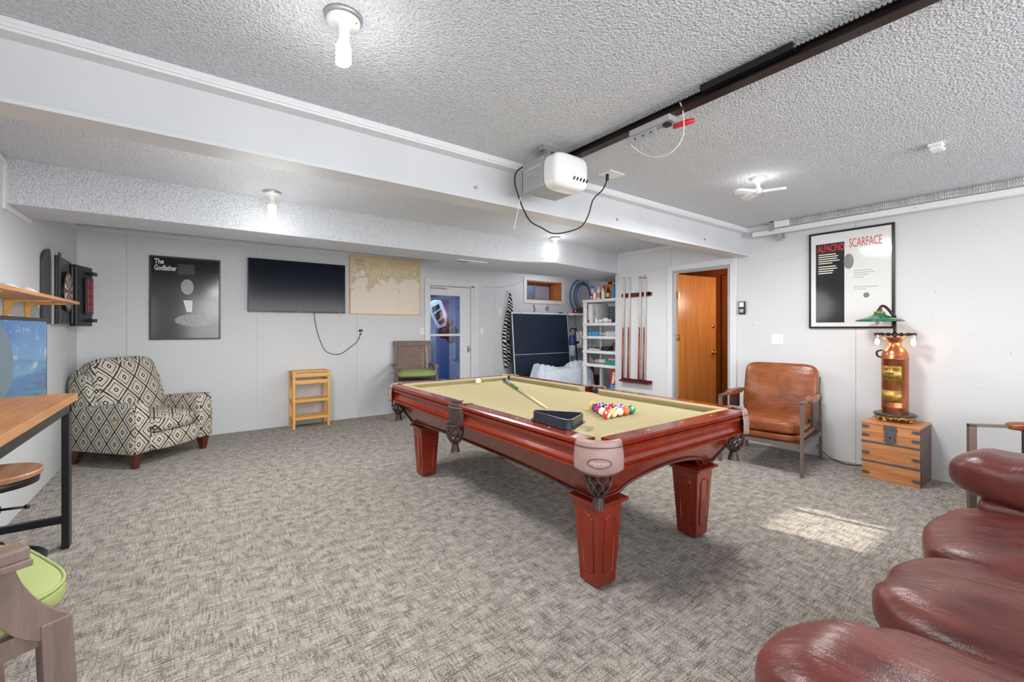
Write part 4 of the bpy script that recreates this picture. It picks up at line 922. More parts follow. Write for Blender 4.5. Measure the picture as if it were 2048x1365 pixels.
# folded table tennis table half leaning on the wall
pp = thing('table_tennis_top', 'dark blue table tennis half table standing upright with white edge lines', 'table', (5.28, 6.2, 0))
fpp = Fr((4.587, 6.10, .085), (1, 0, 0), (0, .085, .996))
M['wline'] = plain('white_line_paint', (226, 230, 232), .5)
MB().fbox(fpp, 0, 0, 1.38, 1.53, -.02, 0).build('board', 'navy', pp, bev=.002)
k = MB(); k.fbox(fpp, 0, 1.505, 1.38, 1.53, 0, .0012); k.fbox(fpp, 0, 0, .022, 1.505, 0, .0012); k.fbox(fpp, 1.36, 0, 1.38, 1.505, 0, .0012); k.build('edge_line', 'wline', pp)
MB().fbox(fpp, .022, .76, 1.36, .767, 0, .0012).build('centre_line', 'wline', pp)
MB().fbox(fpp, -.012, -.01, 0, 1.54, -.045, 0).build('edge_frame', 'black', pp); MB().fbox(fpp, 1.38, -.01, 1.392, 1.54, -.045, 0).build('edge_frame', 'black', pp)
k = MB(); text(k, 'STIGA', fpp, .2, 1.512, .012, th=.0016, c=0, bold=.02); k.build('brand_lettering', 'navy', pp)
for a in (.15, 1.2): MB().bar(fpp.pt(a, 0, -.03), (fpp.pt(a, 0, -.03).x, 6.1, 0), .03, .03, (1, 0, 0)).build('leg', 'black_met', pp)
# blanket draped over a low object in front of it
bl = thing('covered_ottoman', 'pale blue blanket draped over a bulky seat in the rear corner', 'blanket', (5.15, 5.45, 0))
def blf(u, v):
    x = 4.35+1.56*u; a = min(1, math.sin(PI*u)*2.2)**.8; hgt = .70*a*(1-.10*math.exp(-((u-.52)/.1)**2))+.035*math.sin(u*9+1)*a
    y = 5.26+.46*v; prof_ = min(1, 3.6*v)**.5 if v < .5 else min(1, (1-v)*3.6)**.5
    wr = .012*math.sin(u*60+v*18)*(1-abs(2*v-1)*.5)+.008*math.sin(u*31-v*40)
    return (x-.05*math.sin(u*23)*(1-prof_), y-.05*(1-prof_)*math.sin(u*19), max(.006, hgt*prof_+wr*prof_))
MB().sheet(blf, 70, 30, th=0).build('blanket', 'blanket', bl)
MB().cushion((5.18, 5.48, .33), (.60, .20, .32), 5, 8).build('padded_core', 'blanket', bl)
# stick vacuum
vc = thing('stick_vacuum', 'upright stick vacuum with blue and clear canister beside the table tennis table', 'vacuum', (5.93, 5.85, 0))
MB().tube([(5.90, 5.96, 1.30), (5.97, 5.90, .1)], .013, 8).build('pole', 'black_met', vc)
MB().tube(smooth_path([(5.90, 5.9, 1.28), (5.86, 5.92, 1.31), (5.78, 5.93, 1.31), (5.74, 5.93, 1.25)]), .012, 8).build('handle', 'black', vc)
MB().lathe([(.05, 0), (.062, .01), (.062, .19), (.05, .20)], (5.79, 5.92, .80), 18).build('dust_bin', plain('clear_grey_plastic', (188, 194, 202), .2), vc)
MB().lathe([(.058, 0), (.064, .02), (.064, .14), (.052, .17), (.03, .20), (0, .20)], (5.79, 5.92, 1.0), 18).build('motor_body', plain('vacuum_blue', (44, 70, 140), .35), vc)
MB().box((5.83, 5.84, .0), (6.09, 5.94, .08)).build('floor_head', 'black', vc, bev=.012)
MB().bar((5.80, 5.87, 1.05), (5.92, 5.875, 1.05), .04, .04).build('bracket', 'black', vc)
ch = thing('wall_charger', 'black charger plugged in at the top corner of the upright table', 'charger', (5.99, 6.46, 1.55))
MB().box((5.96, 6.42, 1.52), (6.03, 6.5, 1.64)).build('body', 'black', ch, bev=.006)
MB().tube(smooth_path([(6.0, 6.44, 1.53), (6.05, 6.40, 1.35), (6.0, 6.35, 1.15), (6.08, 6.30, .98), (6.0, 6.2, .9)]), .005, 6).build('cable', 'black_rub', ch)
# wall shelves with charger and cup
sh = thing('short_shelf', 'upper short white wall shelf left of the plastic shelving', 'shelf', (6.45, 6.25, 1.58), group=None)
MB().box((6.02, 6.1, 1.575), (6.9, 6.5, 1.62)).build('board', 'white_pl', sh, bev=.003)
MB().box((6.6, 6.3, 1.45), (6.64, 6.5, 1.575)).build('bracket', 'white_pl', sh)
sh = thing('short_shelf', 'lower short white wall shelf left of the plastic shelving', 'shelf', (6.5, 6.25, .92), group=None)
MB().box((6.12, 6.1, .93), (6.9, 6.5, .985)).build('board', 'white_pl', sh, bev=.003)
MB().box((6.6, 6.3, .80), (6.64, 6.5, .93)).build('bracket', 'white_pl', sh)
cu_ = MB().lathe([(.05, 0), (.07, .27), (.064, .27), (.046, .01), (0, .008)], (6.27, 6.2, .986), 20); tag(cu_.build('white_bin', 'white_pl'), 'tall white plastic cup on the lower short shelf', 'cup')
bc = thing('battery_charger', 'dark battery charger with a red light on the upper short shelf', 'charger', (6.2, 6.2, 1.621))
MB().hexa([(6.08, 6.11, 1.621), (6.34, 6.11, 1.621), (6.34, 6.24, 1.621), (6.08, 6.24, 1.621)], [(6.12, 6.13, 1.70), (6.30, 6.13, 1.74), (6.30, 6.22, 1.74), (6.12, 6.22, 1.70)]).build('body', plain('brown_black_plastic', (64, 48, 34), .3), bc, bev=.01)
MB().sphere((6.075, 6.12, 1.66), .014, 10, 6).build('indicator', emit('red_led', (255, 50, 60), 2.5), bc)
MB().tube(smooth_path([(6.06, 6.14, 1.63), (6.02, 6.08, 1.55), (6.06, 6.07, 1.3), (6.16, 6.08, 1.15), (6.08, 6.08, 1.02), (6.02, 6.1, .95)]), .005, 6).build('cable', 'black_rub', bc)
# hose reel coil hanging
ho = thing('hose_coil', 'coil of blue and grey hose hanging above the short shelf', 'hose', (6.25, 6.3, 1.75))
for i, (r_, m_) in enumerate(((.34, 'navyh'), (.31, 'greyh'), (.28, 'navyh'), (.25, 'blueh'))):
    M.setdefault('navyh', plain('navy_hose', (46, 56, 110), .4)); M.setdefault('greyh', plain('grey_hose', (148, 156, 180), .4)); M.setdefault('blueh', plain('blue_hose', (52, 80, 170), .4))
    MB().tube([(6.43+(i*.014)+r_*math.cos(a)*.85, 6.34-i*.02, 1.97+r_*math.sin(a)) for a in [2*PI*j/30 for j in range(30)]], .012, 7, closed=True).build('hose_loop', m_, ho)
MB().box((6.4, 6.28, 2.27), (6.46, 6.5, 2.31)).build('hanger', 'gray_metal', ho)
# white plastic shelving unit
pu = thing('plastic_shelving', 'tall white plastic shelving unit behind the end of the wall', 'shelving', (5.55, 4.8, 0))
xa, xb, ya, yb = 5.30, 5.76, 4.42, 5.16
ZS = [1.795, 1.41, 1.195, .955, .735, .25]
for x in (xa, xb-.05):
    for y in (ya, yb-.05): MB().box((x, y, 0), (x+.05, y+.05, 1.79)).build('post', 'white_pl', pu, bev=.006)
for z in ZS:
    MB().box((xa-.008, ya-.008, z-.048), (xb+.008, yb+.008, z)).build('shelf', 'white_pl', pu, bev=.006)
def bottle(x, y, z, r, h, body, cap, label, nozzle=False, band=None, name='bottle', cat='bottle', sh=1.0):
    t = thing(name, label, cat, (x, y, z), group='bottles and cans on top of the shelving')
    MB().lathe([(r*.9, .001), (r, .008), (r, h*.62), (r*.95, h*.68), (r*.42, h*.8), (r*.38, h*.86), (0, h*.86)], (x, y, z), 16).build('body', body, t)
    MB().lathe([(r*.45, h*.84), (r*.45, h), (0, h)], (x, y, z), 14).build('cap', cap, t)
    if band: MB().lathe([(r*1.01, h*.15), (r*1.01, h*.5)], (x, y, z), 16).build('label_band', band, t)
    if nozzle: MB().box((x-.07, y-.012, z+h*.93), (x+.02, y+.012, z+h*1.0)).build('spray_head', cap, t, bev=.004)
zt_ = 1.796
wb_ = 'white_pl'
bottle(5.42, 5.08, zt_, .026, .075, wb_, 'blue', 'small white jar at the left end of the shelving top', name='jar', cat='jar', band='red')
bottle(5.50, 5.12, zt_, .03, .24, wb_, 'blue', 'white spray bottle with blue trigger on the shelving top', True, band='pinkl' if 'pinkl' in M else 'red')
bottle(5.40, 4.985, zt_, .028, .15, wb_, 'gray_metal', 'short white bottle with grey cap on the shelving top')
bottle(5.52, 4.96, zt_, .022, .13, 'red', 'black', 'red narrow bottle behind the white bottles')
bottle(5.40, 4.90, zt_, .026, .21, wb_, 'white_pl', 'tall white bottle with orange label on the shelving top', band='orange')
bottle(5.40, 4.80, zt_, .033, .18, wb_, 'white_pl', 'plain milky white bottle on the shelving top')
bottle(5.40, 4.70, zt_, .032, .19, 'black', 'black', 'dark bottle with yellow label on the shelving top', band='yellow')
bottle(5.52, 4.66, zt_, .03, .20, 'black', 'white_pl', 'black bottle with green label on the shelving top', band='greenl' if 'greenl' in M else 'green_en')
bottle(5.40, 4.59, zt_, .030, .265, 'skyblue', 'yellow', 'light blue spray can with yellow cap', name='spray_can', cat='can')
bottle(5.42, 4.50, zt_, .03, .22, wb_, 'blue', 'white bottle with blue cap nearest the wall end', band='blue')
og = thing('orange_tool_case', 'orange and red plastic container at the back of the shelving top', 'container', (5.65, 4.84, zt_))
MB().box((5.60, 4.78, zt_), (5.70, 4.95, zt_+.27)).build('body', 'orange', og, bev=.02); MB().box((5.60, 4.955, zt_), (5.64, 5.0, zt_+.25)).build('side_grip', 'red', og, bev=.006); MB().box((5.62, 4.82, zt_+.27), (5.68, 4.9, zt_+.30)).build('handle', 'black', og, bev=.008)
# boxes and bags in the unit
z1 = 1.411
lb = thing('led_box', 'white and grey carton printed LED on the upper shelf', 'box', (5.42, 5.0, z1))
MB().box((5.345, 4.865, z1), (5.60, 5.085, z1+.31)).build('carton', [plain('grey_carton', (186, 186, 188), .5)], lb, bev=.002)
FLx = Fr((5.345, 5.085, z1), (0, -1, 0), (0, 0, 1)); MB().fbox(FLx, 0, 0, .10, .31, 0, .001).build('white_side', 'white_pl', lb)
k = MB(); fl2 = Fr((5.345, 4.93, z1+.12), (0, 0, 1), (0, 1, 0)); text(k, 'LED', fl2, 0, -.008, .026, w=.075, th=.0015, c=0); 
for v_ in k.v: pass
k.build('lettering', 'black', lb); k = MB()
for i in range(7): k.fbox(FLx, .004, .03+i*.04, .016, .05+i*.04, .001, .002)
k.fbox(FLx, .002, .002, .03, .055, .001, .002); k.build('red_print', 'red', lb)
wc_ = MB().lathe([(.022, 0), (.022, .06), (.012, .07), (0, .07)], (5.33, 4.885, z1), 14); tag(wc_.build('small_white_bottle', 'white_pl'), 'small white bottle in front of the LED carton', 'bottle')
dk = MB().box((5.55, 4.5, z1), (5.70, 4.84, z1+.27)); tag(dk.build('grey_storage_case', plain('smoke_grey_plastic', (92, 98, 106), .3), bev=.01), 'smoky grey case behind the crumpled bags', 'case')
def lumps(name, label, cat, c, h, m, seed, n=5, nk=9):
    r_ = random.Random(seed); mb = MB()
    for i in range(n):
        s_ = r_.uniform(.5, .8); mb.sphere((c[0]+r_.uniform(-.5, .5)*h[0], c[1]+(i/(max(1, n-1))-.5)*2*h[1]*.75, c[2]+h[2]*s_), 1, nk+3, nk, sc=(h[0]*s_, h[1]*.8/n*1.9, h[2]*s_))
    tag(mb.build(name, m), label, cat)
lumps('crumpled_bags', 'crumpled white plastic bags on the upper shelf', 'bag', (5.38, 4.74, z1), (.06, .11, .055), 'white_pl', 1)
lumps('cable_bundle', 'dark bundle of cables at the near end of the upper shelf', 'cable', (5.42, 4.55, z1), (.05, .07, .05), 'navyh', 5, 4)
lumps('blue_bag', 'bright blue bag lying on the second shelf', 'bag', (5.40, 4.97, 1.196), (.07, .12, .05), 'skyblue', 2, 6)
lumps('small_parts_bag', 'clear bag of small parts beside the blue bag', 'bag', (5.38, 4.80, 1.196), (.05, .06, .05), plain('beige_parts', (180, 170, 156), .5), 3, 4)
tag(MB().box((5.36, 4.50, 1.196), (5.6, 4.72, 1.27)).build('clear_organizer_box', plain('clear_plastic', (206, 208, 210), .3), bev=.005), 'clear plastic organizer box at the end of the second shelf', 'box')
lumps('white_packets', 'flat white packets on the third shelf', 'packet', (5.38, 4.97, .956), (.05, .11, .022), 'white_pl', 4, 5)
lumps('black_bag', 'flat black bag on the third shelf', 'bag', (5.40, 4.74, .956), (.07, .12, .055), 'black', 6, 6)
lumps('brown_leather_glove', 'brown leather glove on the black bag', 'glove', (5.42, 4.56, 1.03), (.06, .07, .045), 'brown_lea', 7, 4)
lumps('bundled_tubing', 'bundle of grey tubing on the fourth shelf', 'tubing', (5.40, 5.02, .736), (.05, .08, .06), plain('grey_tubing', (120, 116, 112), .5, var=.5, sc=60), 8, 5)
tag(MB().tube([(5.38, 4.95, .775), (5.38, 4.74, .785)], .032, 12).build('paper_roll', plain('patterned_paper', (196, 192, 176), .7, var=.2, sc=80)), 'patterned paper roll on the fourth shelf', 'roll')
tag(MB().box((5.34, 4.50, .736), (5.55, 4.71, .80)).build('teal_box', 'teal', bev=.01), 'teal plastic box on the fourth shelf', 'box')
tag(MB().box((5.36, 4.50, .801), (5.53, 4.66, .84)).build('pink_packet', plain('pink_white_packet', (206, 150, 160), .5), bev=.006), 'pink and white packet on the teal box', 'packet')
rb = thing('red_game_box', 'red and blue toy box standing at the bottom of the shelving', 'box', (5.42, 4.53, .251))
MB().box((5.36, 4.45, .251), (5.50, 4.62, .66)).build('carton', 'red', rb, bev=.003); FG = Fr((5.36, 4.62, .251), (0, -1, 0), (0, 0, 1))
MB().fbox(FG, 0, 0, .17, .17, 0, .002).build('blue_panel', 'skyblue', rb); MB().prism(FG, [(.03, .19), (.06, .38), (.09, .38), (.075, .25), (.12, .38), (.15, .36), (.14, .19), (.11, .19), (.11, .30), (.07, .19)], 0, .002).build('white_print', 'white_pl', rb); MB().prism(FG, ell(.075, .345, .03, .018, 14), .002, .003).build('yellow_print', 'yellow', rb)
tag(MB().box((5.62, 4.62, .251), (5.70, 4.66, .68)).build('white_board', 'white_pl'), 'narrow white board standing beside the toy box', 'board')
db_ = thing('dark_bottle', 'dark bottle standing on a red case beside the covered seat', 'bottle', (6.3, 5.9, 0)); MB().lathe([(.045, .42), (.05, .43), (.05, .55), (.02, .60), (.02, .66), (0, .66)], (6.3, 5.9, 0), 14).build('bottle_body', 'black', db_)
MB().box((6.2, 5.8, 0), (6.42, 6.05, .42)).build('red_case', plain('dark_red_case', (120, 26, 26), .4), db_, bev=.02)

# what hangs beyond the glazed door: a white and black toy vehicle
tv_ = thing('hanging_toy_vehicle', 'white and black model vehicle hanging in the blue room beyond the glazed door', 'toy vehicle', (4.1, 8.2, 1.5))
ca = Vector((4.12, 8.2, 1.62)); ma = Matrix.Rotation(R(62), 3, 'Y')
ft_ = Fr(ca, (math.cos(R(-62)), 0, math.sin(R(-62))), (math.cos(R(28)), 0, math.sin(R(28))))
MB().prism(ft_, [(-.30, -.19), (.26, -.19), (.30, .02), (.10, .15), (-.22, .17), (-.30, .05)], -.1, .1).build('body', 'white_pl', tv_, bev=.02)
MB().prism(ft_, [(-.20, -.10), (-.08, -.14), (-.10, .06), (-.19, .08)], .1, .108).build('window', 'black', tv_); MB().prism(ft_, [(-.05, -.14), (.10, -.12), (.07, .06), (-.07, .07)], .1, .108).build('window', 'black', tv_); MB().prism(ft_, [(.13, -.12), (.21, -.10), (.20, .02), (.10, .05)], .1, .108).build('window', 'black', tv_)
for a, b_, r_ in ((-.42, -.06, .12), (-.38, .12, .10), (.42, -.04, .14), (.46, .14, .12), (.60, .05, .12), (.33, .17, .09)):
    k = MB(); o_ = ft_.pt(a, b_, 0); k.sphere(o_, r_, 12, 8, sc=(1, .7, 1)); k.build('black_part', plain('dark_parts', (40, 44, 58), .4, var=.6, sc=14), tv_)
tag(MB().box((4.5, 9.05, .02), (5.3, 9.18, 1.0)).build('leaning_panel', plain('pale_blue_panel', (150, 176, 214), .6), bev=.01), 'pale blue panel leaning in the room beyond the glazed door', 'panel')

# ================================================================== RIGHT WALL
cr = thing('cue_rack', 'dark red wooden wall cue rack in two pieces', 'cue rack', (5.16, 3.95, .54))
FC = FRt(4.23, .53, 5.1915)
M['mahog'] = plain('mahogany', (92, 26, 24), .25, coat=.4)
top_ = [(0, 1.265), (.02, 1.245), (.50, 1.245), (.52, 1.265), (.52, 1.285), (.50, 1.305), (.02, 1.305), (0, 1.285)]
k = MB(); k.prism(FC, top_, 0, .035); k.build('upper_bar', 'mahog', cr, bev=.004)
for a in (.055, .155, .345, .425): MB().fbox(FC, a-.012, 1.235, a+.012, 1.315, .035, .042).build('clip', 'white_pl', cr)
MB().lathe([(.016, -.0), (.014, .006), (0, .009)], FC.pt(.49, 1.275, .035), 12, 'x').build('button', 'black', cr)
k = MB(); k.fbox(FC, 0, 0, .52, .02, 0, .085); k.fbox(FC, 0, .0, .52, .05, 0, .012); k.build('base_tray', 'mahog', cr, bev=.006)
MB().fbox(FC, 0, .02, .52, .034, .075, .085).build('tray_lip', 'mahog', cr, bev=.003)
lab = ['leftmost cue in the wall rack', 'second cue from the left in the wall rack', 'third cue from the left in the wall rack', 'rightmost cue in the wall rack']
M['cueh'] = wood('cue_handle_wood', (120, 56, 36), (160, 84, 56), 2, .3, 4, coat=.3); M['cues'] = plain('pale_cue_shaft', (196, 190, 180), .3)
for i, a in enumerate((.055, .155, .345, .425)):
    p0 = FC.pt(a-.02+.0*i, .022, .055); p1 = FC.pt(a, 1.285, .050); d = (p1-p0).normalized()
    c = thing('wall_cue', lab[i]+', reddish brown butt', 'cue', p0, group='cues in the wall rack')
    MB().tube([p0, p0+d*.03], .0155, 12).build('bumper', 'black_rub', c); MB().tube([p0+d*.03, p0+d*.66], [.0152, .0125], 12).build('butt', 'cueh', c); MB().tube([p0+d*.66, p0+d*.78], [.0125, .0115], 12).build('joint', 'cueh', c)
    MB().tube([p0+d*.70, p0+d*1.50], [.0115, .0062], 10).build('shaft', 'cues', c); MB().tube([p0+d*1.50, p0+d*1.515], .0063, 10).build('tip', 'black', c)
rd = MB().tube([FC.pt(.33, 1.51, .06), FC.pt(.46, 1.50, .06)], [.004, .007], 8); tag(rd.build('red_pencil', 'red'), 'small red stick resting across the cue tips', 'stick')
# thermostat
tm = thing('thermostat', 'black framed thermometer box beside the oak door casing', 'thermostat', (5.19, 2.48, 1.48)); FH2 = FRt(2.515, 1.485)
MB().fbox(FH2, 0, 0, .075, .15, 0, .03).build('body', 'black', tm, bev=.006); MB().fbox(FH2, .012, .085, .063, .14, .03, .032).build('display', 'white_pl', tm); MB().fbox(FH2, .014, .02, .061, .06, .03, .032).build('lower_display', 'gray_metal', tm)
wi = MB().tube(smooth_path([(5.193, 2.50, 1.63), (5.193, 2.505, 1.9), (5.193, 2.515, 2.14)]), .0025, 5); tag(wi.build('thermostat_wire', 'white_pl'), 'thin white wire rising from the thermostat', 'wire')
wi = MB().tube(smooth_path([(5.193, 2.52, 2.16), (5.193, 2.3, 2.10), (5.193, 2.0, 2.07), (5.193, 1.8, 2.14)]), .0025, 5); tag(wi.build('ceiling_wire', 'white_pl'), 'thin white wire sagging from the beam end to the film poster', 'wire')
# poster right
FP = FRt(1.79, 1.318)
t3, pr3, c3 = frame('framed_poster', 'black framed white film poster with red lettering and a dark left field', FP, .685, .978, .02, .026, 'black', plain('poster_white', (226, 226, 224), .1, var=.01))
cc = c3; k = MB(); k.prism(FP, [(.062, .06), (.305, .06), (.305, .86), (.062, .86)], cc, cc+.0004); k.build('dark_field', plain('poster_black', (40, 42, 46), .1, var=.3, sc=4), pr3)
k = MB(); text(k, 'ALPACINO', FP, .078, .775, .075, w=.225, th=.0009, c=cc, bold=.02); text(k, 'SCARFACE', FP, .345, .795, .085, w=.25, th=.0009, c=cc); k.build('title_lettering', plain('poster_red', (206, 34, 40), .3), pr3)
k = MB()
for j in range(9): k.fbox(FP, .085, .745-j*.022-(.012 if j > 4 else 0), .085+[.15, .17, .16, .18, .12, .15, .16, .13, .12][j], .745-j*.022+.009-(.012 if j > 4 else 0), cc+.0004, cc+.0009)
k.build('text_lines', 'b_white', pr3)
k = MB()
for j, w_ in enumerate((.14, .16, .12, .08)): k.fbox(FP, .38, .56-j*.022, .38+w_, .564-j*.022, cc, cc+.0004)
for j, w_ in enumerate((.19, .10)): k.fbox(FP, .38, .40-j*.022, .38+w_, .404-j*.022, cc, cc+.0004)
k.prism(FP, ell(.478, .32, .024, .026, 14), cc, cc+.0004); k.build('small_print', plain('grey_ink', (120, 116, 112), .4), pr3)
k = MB(); k.prism(FP, ell(.34, .66, .040, .075, 24), cc+.0004, cc+.0010); k.build('grey_oval', plain('soft_grey', (128, 128, 128), .2), pr3)
# ================================================================== LEATHER CHAIRS (local: faces +x)
def lchair(label, loc, rot):
    c = thing('leather_armchair', label, 'armchair', loc, rot, 'steel framed cognac leather armchairs', local=True)
    m = 'steel'; W_ = .345
    for s_ in (-1, 1):
        MB().box((.36, s_*W_-.012, 0), (.405, s_*W_+.012, .66)).build('leg', m, c, bev=.001)
        MB().bar((-.40, s_*W_, 0), (-.36, s_*W_, .66), .024, .045, (1, 0, 0)).build('leg', m, c, bev=.001)
        MB().box((-.37, s_*W_-.012, .642), (.405, s_*W_+.012, .662)).build('arm_bar', m, c)
        MB().cushion((-.02, s_*W_, .655), (.20, .036, .030), 4, 8).build('arm_pad', 'brown_lea', c)
        MB().sheet(lambda u, v, s_=s_: (-.22+.30*u, s_*(W_+.014), .64-.24*v-.0*u), 4, 4, th=.006).build('arm_sling', 'dark_lea', c)
        MB().bar((-.38, s_*W_, .27), (.38, s_*W_, .27), .02, .035).build('side_rail', m, c)
    for x in (.37, -.37): MB().box((x-.012, -W_, .250), (x+.012, W_, .285)).build('cross_rail', m, c)
    MB().box((-.34, -.325, .285), (.37, .325, .30)).build('seat_deck', 'dark_lea', c)
    MB().cushion((.01, 0, .325), (.375, .325, .032), 7, 10).build('lower_pad', 'brown_lea', c)
    MB().cushion((.03, 0, .415), (.365, .325, .062), 6, 12, (0, 0, .012)).build('seat_cushion', 'brown_lea', c)
    mt = Matrix.Rotation(R(-14), 3, 'Y')
    MB().cushion((-.32, 0, .68), (.058, .335, .275), 7, 12, (.018, 0, 0), mt).build('back_cushion', 'brown_lea', c)
    for s_ in (-1, 1): MB().bar((-.34, s_*.32, .28), (-.46, s_*.32, .82), .02, .03, (1, 0, 0)).build('back_upright', m, c)
    MB().bar((-.45, -.32, .80), (-.45, .32, .80), .02, .03).build('back_rail', m, c)
lchair('steel framed cognac leather armchair between oak door and wooden chest', (4.66, 1.945, 0), PI+R(8))
lchair('steel framed leather armchair mostly hidden behind the far sofa arm', (4.33, .0, 0), R(133))
# ================================================================== CHEST AND LAMP
cx0, cx1, cy0, cy1, H_ = 4.81, 5.19, .865, 1.25, .495
co = thing('wooden_chest', 'camphor wood chest with iron bands and hasp under the lamp', 'chest', (5.0, 1.06, 0))
for z0, z1_ in ((.0, .148), (.154, .318), (.324, .478)): MB().box((cx0, cy0, z0), (cx1, cy1, z1_)).build('board', 'chest', co, bev=.002)
MB().box((cx0, cy0, .400), (cx1-.0, cy1, .402)).build('lid_joint', 'black', co)
MB().box((cx0-.004, cy0-.003, .478), (cx1, cy1+.003, H_)).build('lid', 'chest', co, bev=.003)
MB().box((cx0+.012, cy0-.004, .002), (cx1-.006, cy0-.0005, .476)).build('side_panel', 'chest_dk', co)
for z in (.151, .321): MB().box((cx0-.005, cy0-.005, z-.008), (cx1-.002, cy1+.004, z+.008)).build('iron_band', 'hasp', co, bev=.001)
FX = Fr((cx0, cy1, 0), (0, -1, 0), (0, 0, 1))
for z in (.035, .21, .365, .44):
    for a0, a1 in ((0, .045), (.34, .385)):
        k = MB(); k.fbox(FX, a0, z, a1, z+.026, .0, .004); k.prism(FX, [(a1 if a0 == 0 else a0, z+.004), (a1+.012 if a0 == 0 else a0-.012, z+.013), (a1 if a0 == 0 else a0, z+.022)], 0, .004); k.build('corner_strap', 'hasp', co)
k = MB(); k.prism(FX, [(.155, .485), (.235, .485), (.242, .44), (.235, .435), (.155, .435), (.148, .44)], .001, .008); k.build('hasp_plate', 'hasp', co, bev=.001)
k = MB(); k.prism(FX, [(.155, .43), (.235, .43), (.232, .37), (.238, .35), (.195, .315), (.152, .35), (.158, .37)], .001, .008); k.build('lock_plate', 'hasp', co, bev=.001)
MB().lathe([(.007, 0), (.005, .004), (0, .004)], FX.pt(.195, .38, .008), 10, 'x').build('keyhole', 'black', co)
lx, ly = 5.02, 1.07
lp = thing('extinguisher_lamp', 'copper fire extinguisher lamp with green enamel shade on the chest', 'lamp', (lx, ly, H_))
Z = H_
MB().lathe([(.135, .052), (.150, .058), (.150, .068), (.140, .074), (0, .074)], (lx, ly, Z), 36).build('plinth', plain('black_marble', (60, 60, 64), .25), lp)
k = MB(); k.lathe([(.118, .028), (.130, .034), (.136, .050), (.120, .052)], (lx, ly, Z), 36)
for i in range(16):
    a = 2*PI*i/16; k.sphere((lx+.130*math.cos(a), ly+.130*math.sin(a), Z+.036), .013, 8, 6)
for i in range(4):
    a = PI/4+PI/2*i+.4; k.sphere((lx+.120*math.cos(a), ly+.120*math.sin(a), Z+.016), .018, 8, 6, sc=(1, 1, .9))
k.build('gilt_base', 'brass', lp)
r_ = .093; z0 = Z+.074
MB().lathe([(r_*.97, 0), (r_, .006), (r_, .05), (r_*1.015, .055), (r_, .06), (r_, .475), (r_*1.05, .478), (r_*1.05, .486), (r_, .49), (r_*.96, .525), (r_*.78, .565), (r_*.50, .59), (r_*.46, .61), (r_*.46, .622)], (lx, ly, z0), 36).build('tank', 'copper', lp)
k = MB(); k.lathe([(r_*.50, .622), (r_*.55, .64), (r_*.95, .665), (r_*.97, .670), (r_*.9, .672), (r_*.4, .66)], (lx, ly, z0), 30); k.build('collar', 'copper', lp)
k = MB(); k.lathe([(r_*.40, .595), (r_*.40, .64), (.02, .65), (.02, .66)], (lx, ly, z0), 16); k.build('neck', 'brass', lp)
# brass plates wrapped on the tank, facing the room
def wrap(mb, a_c, hw, zz0, zz1, rr): mb.sheet(lambda u, v: (lx+rr*math.cos(a_c+(u-.5)*2*hw), ly+rr*math.sin(a_c+(u-.5)*2*hw), zz0+(zz1-zz0)*v), 14, 1, th=-.001)
ac = PI-.12; M['brp'] = plain('aged_brass_plate', (186, 148, 72), .4, .7, var=.25, sc=30, bump=.4, bs=90)
for a, b_ in ((.275, .42), (.10, .205)):
    k = MB(); wrap(k, ac, .85, z0+a, z0+b_, r_+.0015); o = k.build('brass_plate', 'brp', lp); bm = bmesh.new(); bm.from_mesh(o.data); bmesh.ops.recalc_face_normals(bm, faces=bm.faces); bm.to_mesh(o.data); bm.free()
tfr = Fr((0, 0, 0), (1, 0, 0), (0, 0, 1)); tmx = MB(); text(tmx, 'SUCCESS', tfr, -.055, .38, .022, w=.11, bold=.02); text(tmx, 'FIRE', tfr, -.03, .345, .018, w=.055); text(tmx, 'EXTINGUISHER', tfr, -.055, .315, .014, w=.11)
for z in (.372, .338, .308, .295): tmx.fbox(tfr, -.06, z, .06, z+.003, 0, .0005)
k = MB(); k.add([(lx+(r_+.0045)*math.cos(ac+v_.x/r_), ly+(r_+.0045)*math.sin(ac+v_.x/r_), z0+v_.z) for v_ in tmx.v], tmx.f); k.build('raised_lettering', 'iron', lp)
k = MB(); k.tube(smooth_path([(lx-.01, ly+r_-.005, z0+.49), (lx-.01, ly+r_+.025, z0+.50), (lx-.01, ly+r_+.028, z0+.54), (lx-.01, ly+r_-.01, z0+.555)]), .008, 8); k.build('side_handle', 'iron', lp)
zp = z0+.66
k = MB(); k.cyl((lx, ly, z0+.62), (lx, ly, 1.43), .0115, 12); k.lathe([(.018, 0), (.018, .03), (.013, .034)], (lx, ly, zp+.02), 14); k.build('vertical_pipe', 'iron', lp)
k = MB(); k.cyl((lx, ly-.105, 1.265), (lx, ly+.115, 1.265), .009, 12)
for y in (-.09, -.045, 0, .045, .09): k.lathe([(.014, -.010), (.016, -.008), (.016, .008), (.014, .010)], (lx, ly+y, 1.265), 12, 'y')
k.build('cross_pipe', 'iron', lp)
k = MB(); k.tube(smooth_path([(lx, ly, 1.42), (lx-.01, ly+.03, 1.47), (lx-.02, ly+.06, 1.512), (lx-.025, ly+.085, 1.52), (lx-.028, ly+.098, 1.495), (lx-.028, ly+.10, 1.46)]), .0115, 10); k.lathe([(.019, 0), (.019, .03)], (lx-.028, ly+.10, 1.465), 12); k.build('gooseneck', 'iron', lp)
sxx, syy = lx-.028, ly+.10
o = MB().lathe([(.170, 1.385), (.172, 1.382), (.174, 1.388), (.150, 1.402), (.10, 1.418), (.055, 1.436), (.042, 1.45), (.040, 1.462), (0, 1.464)], (sxx, syy, 0), 40).build('lamp_shade', 'green_en', lp)
MB().lathe([(.040, 1.460), (.042, 1.466), (.020, 1.476), (.018, 1.485)], (sxx, syy, 0), 20).build('shade_cap', 'brass', lp)
